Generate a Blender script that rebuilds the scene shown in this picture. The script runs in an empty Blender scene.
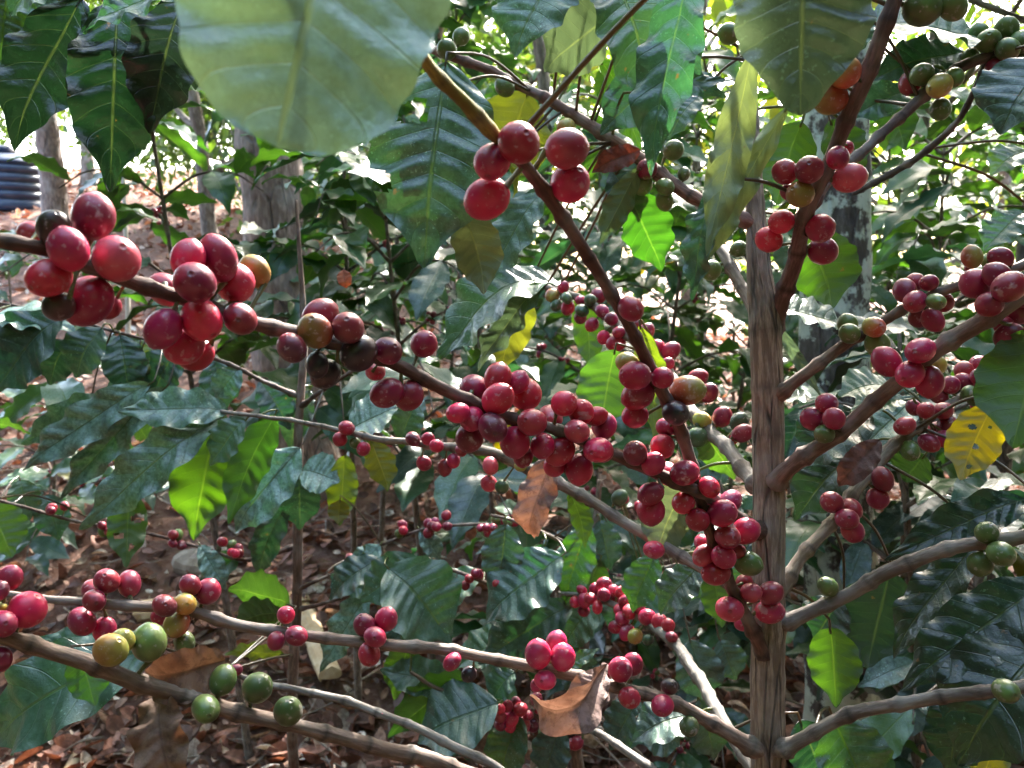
import bpy, math, random
import numpy as np
from mathutils import Vector, Matrix
R = math.radians
rng = random.Random(11)
nr = np.random.RandomState(5)
SC = bpy.context.scene
COL = SC.collection

# ------------------------------------------------------------------ camera, sky, sun, exposure
F = 800.0
CAMZ, PITCH = 1.3, 9.5
cam_d = bpy.data.cameras.new('camera')
cam = bpy.data.objects.new('camera', cam_d)
COL.objects.link(cam)
cam.location = (0, 0, CAMZ)
cam.rotation_euler = (R(90 - PITCH), 0, 0)
cam_d.sensor_width = 36
cam_d.lens = F / 1024 * 36
cam_d.clip_start = 0.02
cam_d.clip_end = 500
cam_d.dof.use_dof = True
cam_d.dof.focus_distance = 0.47
cam_d.dof.aperture_fstop = 19
SC.camera = cam

SUN_EL, SUN_AZ = 40, 16          # degrees; azimuth measured from the view direction (+Y) towards +X
world = bpy.data.worlds.new('World')
SC.world = world
world.use_nodes = True
wn = world.node_tree
bg = wn.nodes['Background']
sky = wn.nodes.new('ShaderNodeTexSky')
sky.sky_type = 'NISHITA'
sky.sun_disc = False
sky.sun_elevation = R(SUN_EL)
sky.sun_rotation = R(SUN_AZ)
sky.air_density = 1.0
sky.dust_density = 3.5
sky.ozone_density = 1.0
wn.links.new(sky.outputs[0], bg.inputs[0])
bg.inputs[1].default_value = 0.15
sun_d = bpy.data.lights.new('sun', 'SUN')
sun_d.energy = 3.4
sun_d.angle = R(0.6)
sun_d.color = (1.0, 0.95, 0.87)
sun = bpy.data.objects.new('sun', sun_d)
COL.objects.link(sun)
_sd = Vector((math.sin(R(SUN_AZ)) * math.cos(R(SUN_EL)), math.cos(R(SUN_AZ)) * math.cos(R(SUN_EL)), math.sin(R(SUN_EL))))
sun.rotation_euler = _sd.to_track_quat('Z', 'Y').to_euler()
sun.location = _sd * 40
SC.view_settings.view_transform = 'Standard'
SC.view_settings.look = 'None'
SC.view_settings.gamma = 1.0
SC.view_settings.use_curve_mapping = False
SC.view_settings.exposure = 4.0
SC.render.engine = 'CYCLES'
SC.cycles.use_denoising = True
SC.cycles.max_bounces = 8
SC.cycles.transmission_bounces = 6
SC.cycles.sample_clamp_indirect = 6

CAM = np.array([0, 0, CAMZ])
_p = R(PITCH)
AX = np.array([1.0, 0, 0])
AY = np.array([0, math.sin(_p), math.cos(_p)])
AZ = np.array([0, math.cos(_p), -math.sin(_p)])     # view direction

def P(x, y, d):
    return CAM + d * (AX * (x - 512) / F + AY * (384 - y) / F + AZ)

def proj(p):
    q = np.asarray(p) - CAM
    d = q @ AZ
    return np.array([512 + F * (q @ AX) / d, 384 - F * (q @ AY) / d, d])

def norm(v):
    v = np.asarray(v, float)
    return v / max(1e-9, np.linalg.norm(v))

# ------------------------------------------------------------------ mesh builder
class MB:
    def __init__(s):
        s.v, s.f, s.t, s.c, s.n = [], [], [], [], 0
    def add(s, v, f, tint, lc=None):
        v = np.asarray(v, float)
        m = len(v)
        s.v.append(v)
        s.f.extend([tuple(i + s.n for i in q) for q in f])
        t = np.asarray(tint, float)
        if t.ndim == 1:
            t = np.tile(t[:3], (m, 1))
        s.t.append(t)
        s.c.append(np.zeros((m, 3)) if lc is None else np.asarray(lc, float))
        s.n += m
    def build(s, name, mat, parent=None, smooth=True, origin=None):
        v = np.vstack(s.v)
        o0 = np.array(origin if origin is not None else ([0, 0, 0] if parent is None else list(parent.location)))
        wpos = o0 if origin is not None or parent is None else o0
        # vertices relative to object's own origin, which sits at the parent's origin or at `origin`
        base = np.zeros(3)
        p = parent
        while p is not None:
            base = base + np.array(p.location); p = p.parent
        own = np.array(origin) - base if origin is not None else np.zeros(3)
        me = bpy.data.meshes.new(name)
        me.from_pydata((v - base - own).tolist(), [], s.f)
        a = me.attributes.new('tint', 'FLOAT_COLOR', 'POINT')
        t = np.hstack([np.vstack(s.t), np.ones((s.n, 1))]).astype(np.float32)
        a.data.foreach_set('color', t.ravel())
        b = me.attributes.new('lc', 'FLOAT_VECTOR', 'POINT')
        b.data.foreach_set('vector', np.vstack(s.c).astype(np.float32).ravel())
        if smooth:
            me.polygons.foreach_set('use_smooth', [True] * len(me.polygons))
        me.materials.append(mat)
        me.update()
        o = bpy.data.objects.new(name, me)
        COL.objects.link(o)
        o.location = own
        if parent is not None:
            o.parent = parent
        return o

def tag(o, label=None, cat=None, group=None, kind=None):
    for k, v in (('label', label), ('category', cat), ('group', group), ('kind', kind)):
        if v:
            o[k] = v
    return o

def thing(name, label, cat, loc, group=None):
    o = bpy.data.objects.new(name, None)
    COL.objects.link(o)
    o.location = tuple(float(q) for q in loc)
    o.empty_display_size = 0.05
    return tag(o, label, cat, group)

# ------------------------------------------------------------------ materials
def new_mat(name):
    m = bpy.data.materials.new(name)
    m.use_nodes = True
    nt = m.node_tree
    for n in list(nt.nodes):
        nt.nodes.remove(n)
    return m, nt

class N:
    def __init__(s, nt): s.nt = nt
    def __call__(s, kind, **kw):
        n = s.nt.nodes.new('ShaderNode' + kind)
        for k, v in kw.items():
            setattr(n, k, v)
        return n
    def link(s, a, b): s.nt.links.new(a, b)
    def val(s, sock, v):
        if hasattr(v, 'is_linked') or hasattr(v, 'links'):
            s.link(v, sock)
        else:
            sock.default_value = v
    def math(s, op, a, b=0.0, clamp=False):
        n = s('Math', operation=op); n.use_clamp = clamp
        s.val(n.inputs[0], a); s.val(n.inputs[1], b)
        return n.outputs[0]
    def mix(s, f, a, b, mode='MIX'):
        n = s('Mix', data_type='RGBA', blend_type=mode)
        s.val(n.inputs[0], f)
        s.val(n.inputs[6], a if not isinstance(a, tuple) else (*a, 1)[:4])
        s.val(n.inputs[7], b if not isinstance(b, tuple) else (*b, 1)[:4])
        return n.outputs[2]
    def noise(s, vec, scale, detail=3.0, rough=0.55):
        n = s('TexNoise'); s.link(vec, n.inputs['Vector'])
        n.inputs['Scale'].default_value = scale
        n.inputs['Detail'].default_value = detail
        n.inputs['Roughness'].default_value = rough
        return n.outputs[0]
    def ramp(s, fac, a, b):      # smooth 0..1 between a and b
        n = s('MapRange', interpolation_type='SMOOTHSTEP')
        s.link(fac, n.inputs[0]); n.inputs[1].default_value = a; n.inputs[2].default_value = b
        return n.outputs[0]
    def attr(s, name):
        return s('Attribute', attribute_name=name)

def bump(n, h, strength, dist):
    b = n('Bump'); b.inputs['Strength'].default_value = strength; b.inputs['Distance'].default_value = dist
    n.link(h, b.inputs['Height'])
    return b.outputs[0]

def leaf_material(name, trans=0.36, dust=1.0, veins=True, rough=0.36):
    m, nt = new_mat(name); n = N(nt)
    out = n('OutputMaterial')
    tint = n.attr('tint').outputs['Color']
    lc = n.attr('lc').outputs['Vector']
    sep = n('SeparateXYZ'); n.link(lc, sep.inputs[0])
    u, v, dz = sep.outputs
    pos = n('NewGeometry')
    P_ = pos.outputs['Position']
    back = pos.outputs['Backfacing']
    col = tint
    blot = n.ramp(n.noise(P_, 22, 3), 0.3, 0.75)
    col = n.mix(n.math('MULTIPLY', blot, 0.45), col, n.mix(1.0, col, (0.55, 0.72, 0.6), 'MULTIPLY'))
    hgt = None
    if veins:
        au = n.math('ABSOLUTE', u)
        t = n.math('SUBTRACT', n.math('MULTIPLY', v, 9.0), n.math('MULTIPLY', n.math('POWER', au, 1.25), 1.25))
        fr = n.math('ABSOLUTE', n.math('SUBTRACT', n.math('FRACT', t), 0.5))      # 0.5 at the veins
        side = n.ramp(fr, 0.455, 0.5)
        mid = n.math('SUBTRACT', 1.0, n.ramp(au, 0.012, 0.05))
        vein = n.math('MAXIMUM', n.math('MULTIPLY', side, 0.45), n.math('MULTIPLY', mid, 1.2))
        pale = n.mix(0.25, n.mix(1.0, col, (1.9, 1.7, 1.4), 'MULTIPLY'), (0.10, 0.13, 0.05))
        col = n.mix(n.math('MULTIPLY', vein, 0.6), col, pale)
        hgt = n.math('MULTIPLY', vein, -1.0)
        fine = n.noise(P_, 420, 2)
        hgt = n.math('ADD', hgt, n.math('MULTIPLY', fine, 0.5))
    bs = n.ramp(n.noise(P_, 85, 4, 0.6), 0.68, 0.72)
    col = n.mix(n.math('MULTIPLY', bs, 0.8), col, (0.10, 0.06, 0.02))
    # upper face: dried spray and dust specks, plus a teal film painting sky sheen
    dn = n.ramp(n.noise(P_, 430, 4, 0.6), 0.60, 0.67)
    dm = n.ramp(n.noise(P_, 30, 3), 0.42, 0.66)
    sheen_film = n.ramp(n.noise(P_, 190, 6, 0.7), 0.22, 0.74)
    dust_sheen_fac = n.math('MULTIPLY', n.math('ADD', n.math('MULTIPLY', dn, n.math('MULTIPLY', dm, 0.75)), n.math('MULTIPLY', sheen_film, n.math('MULTIPLY', dz, 0.24))), n.math('MULTIPLY', dz, dust), True)
    if veins:
        dust_sheen_fac = n.math('MULTIPLY', dust_sheen_fac, n.math('SUBTRACT', 1.0, n.math('MULTIPLY', vein, 0.75)), True)
    top = n.mix(dust_sheen_fac, col, (0.27, 0.42, 0.37))
    under = n.mix(0.3, n.mix(1.0, col, (1.25, 1.2, 1.0), 'MULTIPLY'), (0.10, 0.15, 0.07))
    face = n.mix(back, top, under)
    pb = n('BsdfPrincipled')
    n.link(face, pb.inputs['Base Color'])
    rg = n.math('ADD', n.math('MULTIPLY', back, 0.3), rough)
    rg = n.math('ADD', rg, n.math('MULTIPLY', dust_sheen_fac, 0.3))
    n.link(rg, pb.inputs['Roughness'])
    pb.inputs['Specular IOR Level'].default_value = 0.75
    if hgt is not None:
        nm = bump(n, hgt, 0.5, 0.0016)
        n.link(nm, pb.inputs['Normal'])
    tr = n('BsdfTranslucent')
    hs = n('HueSaturation'); hs.inputs['Hue'].default_value = 0.488; hs.inputs['Saturation'].default_value = 1.15; hs.inputs['Value'].default_value = 2.7
    n.link(col, hs.inputs['Color'])
    n.link(n.mix(1.0, hs.outputs[0], (1.0, 1.0, 0.55), 'MULTIPLY'), tr.inputs['Color'])
    mx = n('MixShader'); n.link(n.math('MAXIMUM', n.math('SUBTRACT', trans, n.math('MULTIPLY', dz, 0.17)), 0.08), mx.inputs[0])
    n.link(pb.outputs[0], mx.inputs[1]); n.link(tr.outputs[0], mx.inputs[2])
    n.link(mx.outputs[0], out.inputs[0])
    return m

M_LEAF = leaf_material('coffee_leaf', rough=0.3)
M_FAR = leaf_material('small_leaf', trans=0.42, dust=0.0, veins=False, rough=0.45)

def dry_material():
    m, nt = new_mat('dry_leaf'); n = N(nt)
    out = n('OutputMaterial'); pb = n('BsdfPrincipled')
    tint = n.attr('tint').outputs['Color']; lc = n.attr('lc').outputs['Vector']
    sep = n('SeparateXYZ'); n.link(lc, sep.inputs[0]); u, v, dz = sep.outputs
    pos = n('NewGeometry').outputs['Position']
    f = n.ramp(n.noise(pos, 60, 4), 0.3, 0.7)
    col = n.mix(f, n.mix(1.0, tint, (0.6, 0.5, 0.45), 'MULTIPLY'), n.mix(1.0, tint, (1.25, 1.3, 1.35), 'MULTIPLY'))
    au = n.math('ABSOLUTE', u)
    mid = n.math('SUBTRACT', 1.0, n.ramp(au, 0.02, 0.08))
    sv = n.ramp(n.math('ABSOLUTE', n.math('SUBTRACT', n.math('FRACT', n.math('SUBTRACT', n.math('MULTIPLY', v, 9.0), n.math('MULTIPLY', au, 1.4))), 0.5)), 0.44, 0.5)
    col = n.mix(n.math('MAXIMUM', n.math('MULTIPLY', mid, 0.5), n.math('MULTIPLY', sv, 0.3)), col, (0.07, 0.04, 0.03))
    col = n.mix(n.math('MULTIPLY', n.ramp(n.noise(pos, 170, 4, .7), .5, .62), .5), col, n.mix(1.0, tint, (.35, .3, .28), 'MULTIPLY'))
    n.link(col, pb.inputs['Base Color'])
    pb.inputs['Roughness'].default_value = 0.75
    n.link(bump(n, n.noise(pos, 300, 3), 0.4, 0.002), pb.inputs['Normal'])
    tr = n('BsdfTranslucent'); n.link(n.mix(1.0, col, (1.3, 0.9, 0.6), 'MULTIPLY'), tr.inputs[0])
    mx = n('MixShader'); mx.inputs[0].default_value = 0.18
    n.link(pb.outputs[0], mx.inputs[1]); n.link(tr.outputs[0], mx.inputs[2]); n.link(mx.outputs[0], out.inputs[0])
    return m
M_DRY = dry_material()

def berry_material():
    m, nt = new_mat('cherry_skin'); n = N(nt)
    out = n('OutputMaterial'); pb = n('BsdfPrincipled')
    tint = n.attr('tint').outputs['Color']
    pos = n('NewGeometry').outputs['Position']
    a = n.ramp(n.noise(pos, 160, 3), 0.3, 0.75)
    col = n.mix(n.math('MULTIPLY', a, 0.45), tint, n.mix(1.0, tint, (0.62, 0.5, 0.75), 'MULTIPLY'))
    lighter = n.ramp(n.noise(pos, 95, 2), 0.5, 0.72)
    col = n.mix(n.math('MULTIPLY', lighter, 0.35), col, n.mix(1.0, col, (1.3, 2.2, 1.7), 'MULTIPLY'))
    # pale dust and dried droplets
    sp = n.ramp(n.noise(pos, 420, 2, 0.5), 0.63, 0.70)
    bl = n.ramp(n.noise(pos, 120, 3, 0.6), 0.62, 0.70)
    fl = n.ramp(n.noise(pos, 210, 5, 0.7), 0.45, 0.8)
    d = n.math('ADD', n.math('MULTIPLY', sp, 0.30), n.math('ADD', n.math('MULTIPLY', bl, 0.38), n.math('MULTIPLY', fl, 0.02)), True)
    col = n.mix(d, col, (0.55, 0.46, 0.5))
    n.link(col, pb.inputs['Base Color'])
    n.link(n.math('ADD', n.math('MULTIPLY', d, 0.5), n.math('ADD', n.math('MULTIPLY', a, 0.14), 0.29)), pb.inputs['Roughness'])
    pb.inputs['Specular IOR Level'].default_value = 0.55
    pb.inputs['Subsurface Weight'].default_value = 0.12
    pb.inputs['Subsurface Radius'].default_value = (0.004, 0.001, 0.0008)
    pb.inputs['Subsurface Scale'].default_value = 1.0
    n.link(bump(n, n.noise(pos, 500, 3), 0.12, 0.0006), pb.inputs['Normal'])
    n.link(pb.outputs[0], out.inputs[0])
    return m
M_BERRY = berry_material()

def bark_material(name, stretch=(1, 1, 0.16), scale=320, crack=0.7, lichen=0.0, bd=0.0012, lic_scale=35):
    m, nt = new_mat(name); n = N(nt)
    out = n('OutputMaterial'); pb = n('BsdfPrincipled')
    tint = n.attr('tint').outputs['Color']; lc = n.attr('lc').outputs['Vector']
    mp = n('Mapping'); mp.inputs['Scale'].default_value = stretch; n.link(lc, mp.inputs[0])
    vec = mp.outputs[0]
    a = n.noise(vec, scale, 5, 0.65)
    b = n.noise(vec, scale * 0.35, 3, 0.5)
    light = n.ramp(a, 0.42, 0.68)
    dark = n.ramp(b, 0.55, 0.35)
    col = n.mix(light, n.mix(1.0, tint, (0.6, 0.55, 0.52), 'MULTIPLY'), n.mix(1.0, tint, (1.35, 1.38, 1.38), 'MULTIPLY'))
    vv = n('TexVoronoi', feature='DISTANCE_TO_EDGE'); n.link(vec, vv.inputs['Vector']); vv.inputs['Scale'].default_value = scale * 0.3
    cr = n.math('SUBTRACT', 1.0, n.ramp(vv.outputs['Distance'], 0.0, 0.09))
    crk = n.math('MULTIPLY', n.math('MULTIPLY', cr, crack), n.ramp(b, 0.4, 0.6))
    col = n.mix(crk, col, (0.02, 0.014, 0.012))
    gy = n.ramp(n.noise(lc, scale * 0.12, 3), 0.45, 0.7)
    col = n.mix(n.math('MULTIPLY', gy, 0.5), col, (0.27, 0.25, 0.235))
    if lichen > 0:
        l = n.ramp(n.noise(lc, lic_scale, 5, 0.7), 0.45, 0.51)
        lc2 = n.mix(n.noise(lc, lic_scale * 6, 3), (0.34, 0.40, 0.33), (0.66, 0.70, 0.6))
        col = n.mix(n.math('MULTIPLY', l, lichen), col, lc2)
    n.link(col, pb.inputs['Base Color'])
    pb.inputs['Roughness'].default_value = 0.8
    h = n.math('SUBTRACT', n.math('ADD', a, n.math('MULTIPLY', b, 0.7)), n.math('MULTIPLY', crk, 0.8))
    n.link(bump(n, h, 0.8, bd), pb.inputs['Normal'])
    n.link(pb.outputs[0], out.inputs[0])
    return m
M_TWIG = bark_material('twig_bark', scale=300, crack=0.35, bd=0.0008)
M_STEM = bark_material('stem_bark', stretch=(1, 1, 0.12), scale=420, crack=1.0, bd=0.003)
M_TREE = bark_material('tree_bark', stretch=(1, 1, 0.3), scale=55, crack=0.8, lichen=0.0, bd=0.012)
M_LICH = bark_material('lichen_bark', stretch=(1, 1, 0.35), scale=75, crack=0.8, lichen=0.95, bd=0.008, lic_scale=9)

def ground_material():
    m, nt = new_mat('soil'); n = N(nt)
    out = n('OutputMaterial'); pb = n('BsdfPrincipled')
    pos = n('NewGeometry').outputs['Position']
    a = n.ramp(n.noise(pos, 5, 6, 0.65), 0.35, 0.68)
    b = n.ramp(n.noise(pos, 55, 5, 0.7), 0.4, 0.7)
    col = n.mix(a, (0.11, 0.04, 0.024), (0.23, 0.10, 0.06))
    col = n.mix(n.math('MULTIPLY', b, 0.6), col, (0.27, 0.18, 0.13))
    n.link(col, pb.inputs['Base Color']); pb.inputs['Roughness'].default_value = 0.95
    n.link(bump(n, n.math('ADD', n.noise(pos, 60, 6, 0.7), n.noise(pos, 9, 4)), 1.0, 0.04), pb.inputs['Normal'])
    n.link(pb.outputs[0], out.inputs[0])
    return m
M_SOIL = ground_material()

def simple_mat(name, col, rough, col2=None, scale=20, bd=0.0):
    m, nt = new_mat(name); n = N(nt)
    out = n('OutputMaterial'); pb = n('BsdfPrincipled')
    pos = n('TexCoord').outputs['Object']
    f = n.ramp(n.noise(pos, scale, 5, 0.6), 0.35, 0.7)
    n.link(n.mix(f, col, col2 or col), pb.inputs['Base Color'])
    pb.inputs['Roughness'].default_value = rough
    if bd:
        n.link(bump(n, n.noise(pos, scale * 2, 5, 0.7), 0.8, bd), pb.inputs['Normal'])
    n.link(pb.outputs[0], out.inputs[0])
    return m
M_TANK = simple_mat('tank_plastic', (0.012, 0.022, 0.055), 0.35, (0.03, 0.042, 0.075), 6)
M_WOOD = simple_mat('split_wood', (0.42, 0.27, 0.14), 0.8, (0.55, 0.42, 0.28), 25, 0.004)
M_ROCK = simple_mat('field_stone', (0.22, 0.17, 0.14), 0.9, (0.38, 0.31, 0.27), 14, 0.01)
M_CANE = simple_mat('cane', (0.3, 0.26, 0.2), 0.7, (0.4, 0.36, 0.3), 30, 0.001)

# ------------------------------------------------------------------ terrain
def hz(x, y):
    x = np.asarray(x, float); y = np.asarray(y, float)
    k = 1 / (1 + np.exp((x - 0.6) * 0.9))
    s = 0.01 + 0.18 * k
    lim = 7 + 11 * k
    yy = np.maximum(0, np.minimum(y, lim) - 2.0)
    z = s * yy - 0.06 * np.clip(y - lim, 0, 60) + 0.05 * np.sin(x * 1.3 + 0.4) * np.sin(y * 0.9) + 0.02 * np.sin(x * 4.1) * np.cos(y * 3.3 + x)
    return z
def G(px, d):
    x = (px - 512) / F * d
    return np.array([x, d, float(hz(x, d))])

def build_ground():
    n1 = np.concatenate([np.linspace(-1, 10, 150), np.linspace(10.2, 40, 60), np.linspace(43, 240, 30)])
    n1 = np.concatenate([[-60, -20, -6, -3], n1])
    xs = np.concatenate([-np.geomspace(200, 6, 24), np.linspace(-5.8, 5.8, 150), np.geomspace(6, 200, 24)])
    X, Y = np.meshgrid(xs, n1)
    Z = hz(X, Y)
    near = (np.abs(X) < 6) & (Y < 12)
    Z = Z + np.where(near, nr.uniform(-0.012, 0.012, X.shape), 0)
    v = np.stack([X.ravel(), Y.ravel(), Z.ravel()], 1)
    w = len(xs); f = []
    for j in range(len(n1) - 1):
        for i in range(w - 1):
            a = j * w + i
            f.append((a, a + 1, a + 1 + w, a + w))
    mb = MB(); mb.add(v, f, (0.2, 0.1, 0.07))
    tag(mb.build('ground', M_SOIL), 'reddish brown sloping soil under the coffee shrubs', kind='structure')
build_ground()

# ------------------------------------------------------------------ leaf geometry
def leaf_geo(L, W, nv=40, nu=12, curl=0.6, fold=0.22, corr=0.012, wave=0.03, ph=0.0, blunt=0.0, twist=0.0, holes=None):
    v = np.linspace(0, 1, nv + 1)
    u = np.linspace(-1, 1, nu + 1)
    s = np.sin(np.pi * np.clip(v, 0, 1) ** 0.92) ** (0.72 - 0.3 * blunt)
    tipf = np.clip((v - 0.74) / 0.26, 0, 1)
    s = s * (1 - (0.45 * (1 - blunt)) * np.sin(tipf * np.pi * 0.78) ** 1.5)
    s = s * (1 + 0.022 * np.sin(2 * np.pi * 8 * v + ph) + .02 * np.sin(2 * np.pi * 3.1 * v + 2 * ph))
    s[0] = 0.03; s[-1] = 0.012
    th = curl * (v - 0.45) + 0.22 * np.sin(2 * np.pi * v * 1.2 + ph) * abs(curl) 
    dy = np.cos(th); dz = -np.sin(th)
    cy = np.concatenate([[0], np.cumsum((dy[1:] + dy[:-1]) / 2)]) / nv
    cz = np.concatenate([[0], np.cumsum((dz[1:] + dz[:-1]) / 2)]) / nv
    ch = math.hypot(cy[-1], cz[-1]); ca = math.atan2(cz[-1], cy[-1])
    c, s_ = math.cos(-ca), math.sin(-ca)
    cy, cz = (cy * c - cz * s_) / ch, (cy * s_ + cz * c) / ch
    U, V = np.meshgrid(u, v)
    hw = (s * W / 2)[:, None]
    x = U * hw
    au = np.abs(U)
    amp = 1 + .5 * np.sin(5.1 * V + ph * 2) * np.sign(U) * .8 + .35 * np.sin(9.7 * V + ph + 2 * U)
    t = 9 * V - 1.25 * au ** 1.25
    z = fold * au * hw * (1 - 0.35 * au) + corr * L * amp * np.cos(2 * np.pi * t + np.pi) * (1 - au ** 4) * np.minimum(1, au * 5) * (s[:, None] ** 0.5)
    z = z + .25 * corr * L * np.sin(17 * V + 5 * U + ph) + .02 * L * np.sin(3.1 * V + 2 * U + ph) * au
    z = z + wave * L * au ** 2.2 * np.sin(2 * np.pi * 4.3 * V + ph + (U > 0) * 1.7) * s[:, None]
    tw = twist * (V - 0.3)
    xr = x * np.cos(tw) - z * np.sin(tw); zr = x * np.sin(tw) + z * np.cos(tw)
    nz = np.cos(th - 0)[:, None]; ny = np.sin(th)[:, None]
    Y = cy[:, None] * L + zr * ny
    Z = cz[:, None] * L + zr * nz
    pts = np.stack([xr, Y, Z], -1).reshape(-1, 3)
    f = []
    w = nu + 1
    hs = holes or []
    for j in range(nv):
        for i in range(nu):
            uc = (u[i] + u[i + 1]) / 2; vc = (v[j] + v[j + 1]) / 2
            if any(((uc - a) / r1) ** 2 + ((vc - b) / r2) ** 2 < 1 for a, b, r1, r2 in hs):
                continue
            a = j * w + i
            f.append((a, a + 1, a + 1 + w, a + w))
    lc = np.stack([U.ravel(), V.ravel(), np.zeros(U.size)], 1)
    return pts, f, lc

def rotv(v, k, a):
    k = norm(k)
    return v * math.cos(a) + np.cross(k, v) * math.sin(a) + k * (k @ v) * (1 - math.cos(a))

def put_leaf(mb, B, T, W, nrm, tint, dust=1.0, **kw):
    B = np.asarray(B, float); T = np.asarray(T, float)
    L = np.linalg.norm(T - B); y = (T - B) / L
    z = nrm - y * (nrm @ y)
    z = norm(z)
    x = np.cross(y, z)
    pts, f, lc = leaf_geo(L, W, **kw)
    lc[:, 2] = dust
    w = B + pts[:, :1] * x + pts[:, 1:2] * y + pts[:, 2:3] * z
    mb.add(w, f, tint, lc)

def tube(mb, pts, rad, tint, seg=10, ridges=0.0, node=0.0, rough=0.0, cap=True, seed=0, dark_at=None):
    pts = np.asarray(pts, float); n = len(pts)
    rad = np.asarray(rad, float)
    tg = np.gradient(pts, axis=0)
    tg /= np.linalg.norm(tg, axis=1)[:, None] + 1e-12
    ref = np.array([0.3, 0.2, 1.0]) if abs(tg[0][2]) < 0.8 else np.array([1.0, 0.2, 0.1])
    a = norm(np.cross(tg[0], ref))
    A = [a]
    for i in range(1, n):
        a = A[-1] - tg[i] * (A[-1] @ tg[i]); A.append(norm(a))
    A = np.array(A); Bn = np.cross(tg, A)
    ln = np.concatenate([[0], np.cumsum(np.linalg.norm(np.diff(pts, axis=0), axis=1))])
    th = np.linspace(0, 2 * np.pi, seg, endpoint=False)
    rs = np.random.RandomState(seed + 17)
    ph = rs.uniform(0, 6.28, 8); fr = rs.uniform(20, 90, 8)
    rr = np.tile(rad[:, None], (1, seg))
    if ridges:
        k = 0
        for m_ in (2, 3, 5, 7, 9):
            rr = rr * (1 + ridges / (1 + 0.25 * k) * np.sin(m_ * th[None, :] + ph[k] + 2.0 * np.sin(fr[k] * 0.6 * ln[:, None] + ph[k + 1])))
            k += 1
    if rough:
        rr = rr * (1 + rough * rs.uniform(-1, 1, rr.shape))
    cs, sn = np.cos(th), np.sin(th)
    V = pts[:, None, :] + rr[..., None] * (cs[None, :, None] * A[:, None, :] + sn[None, :, None] * Bn[:, None, :])
    lc = np.stack([rad[:, None] * cs[None] , rad[:, None] * sn[None], np.tile(ln[:, None], (1, seg))], -1).reshape(-1, 3)
    V = V.reshape(-1, 3)
    f = []
    for j in range(n - 1):
        for i in range(seg):
            i2 = (i + 1) % seg
            f.append((j * seg + i, j * seg + i2, (j + 1) * seg + i2, (j + 1) * seg + i))
    if cap:
        f.append(tuple(range(seg - 1, -1, -1)))
        f.append(tuple((n - 1) * seg + i for i in range(seg)))
    t = np.tile(np.asarray(tint, float)[:3], (len(V), 1))
    if dark_at is not None:
        dk = np.repeat(dark_at, seg)[:, None]
        t = t * (1 - dk) + np.array([0.02, 0.015, 0.012]) * dk
    lc = lc + rs.uniform(-1, 1, 3)
    mb.add(V, f, t, lc)

def catmull(P0, per=8):
    P0 = np.asarray(P0, float)
    if len(P0) < 3:
        t = np.linspace(0, 1, per + 1)[:, None]
        return P0[0] * (1 - t) + P0[-1] * t
    ext = np.vstack([2 * P0[0] - P0[1], P0, 2 * P0[-1] - P0[-2]])
    out = []
    for i in range(1, len(ext) - 2):
        p0, p1, p2, p3 = ext[i - 1:i + 3]
        for k in range(per):
            t = k / per
            out.append(0.5 * ((2 * p1) + (-p0 + p2) * t + (2 * p0 - 5 * p1 + 4 * p2 - p3) * t * t + (-p0 + 3 * p1 - 3 * p2 + p3) * t ** 3))
    out.append(ext[-2])
    return np.array(out)

# ------------------------------------------------------------------ cherries
TINTS = {'r': (0.54, 0.012, 0.066), 'd': (0.24, 0.009, 0.045), 'p': (0.085, 0.018, 0.032), 'k': (0.02, 0.014, 0.02),
         'R': (0.56, 0.022, 0.065), 'm': (0.38, 0.014, 0.09), 'q': (0.58, 0.07, 0.11), 'o': (0.42, 0.075, 0.035), 'y': (0.30, 0.30, 0.055), 'g': (0.085, 0.135, 0.035), 'G': (0.05, 0.09, 0.04)}
TINT2 = {'r': (0.32, 0.012, 0.058), 'd': (0.30, 0.02, 0.035), 'p': (0.22, 0.02, 0.03), 'k': (0.06, 0.02, 0.02),
         'R': (0.40, 0.012, 0.03), 'm': (0.16, 0.012, 0.035), 'q': (0.36, 0.02, 0.05), 'o': (0.30, 0.24, 0.05), 'y': (0.40, 0.2, 0.04), 'g': (0.13, 0.18, 0.05), 'G': (0.07, 0.12, 0.05)}

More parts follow.
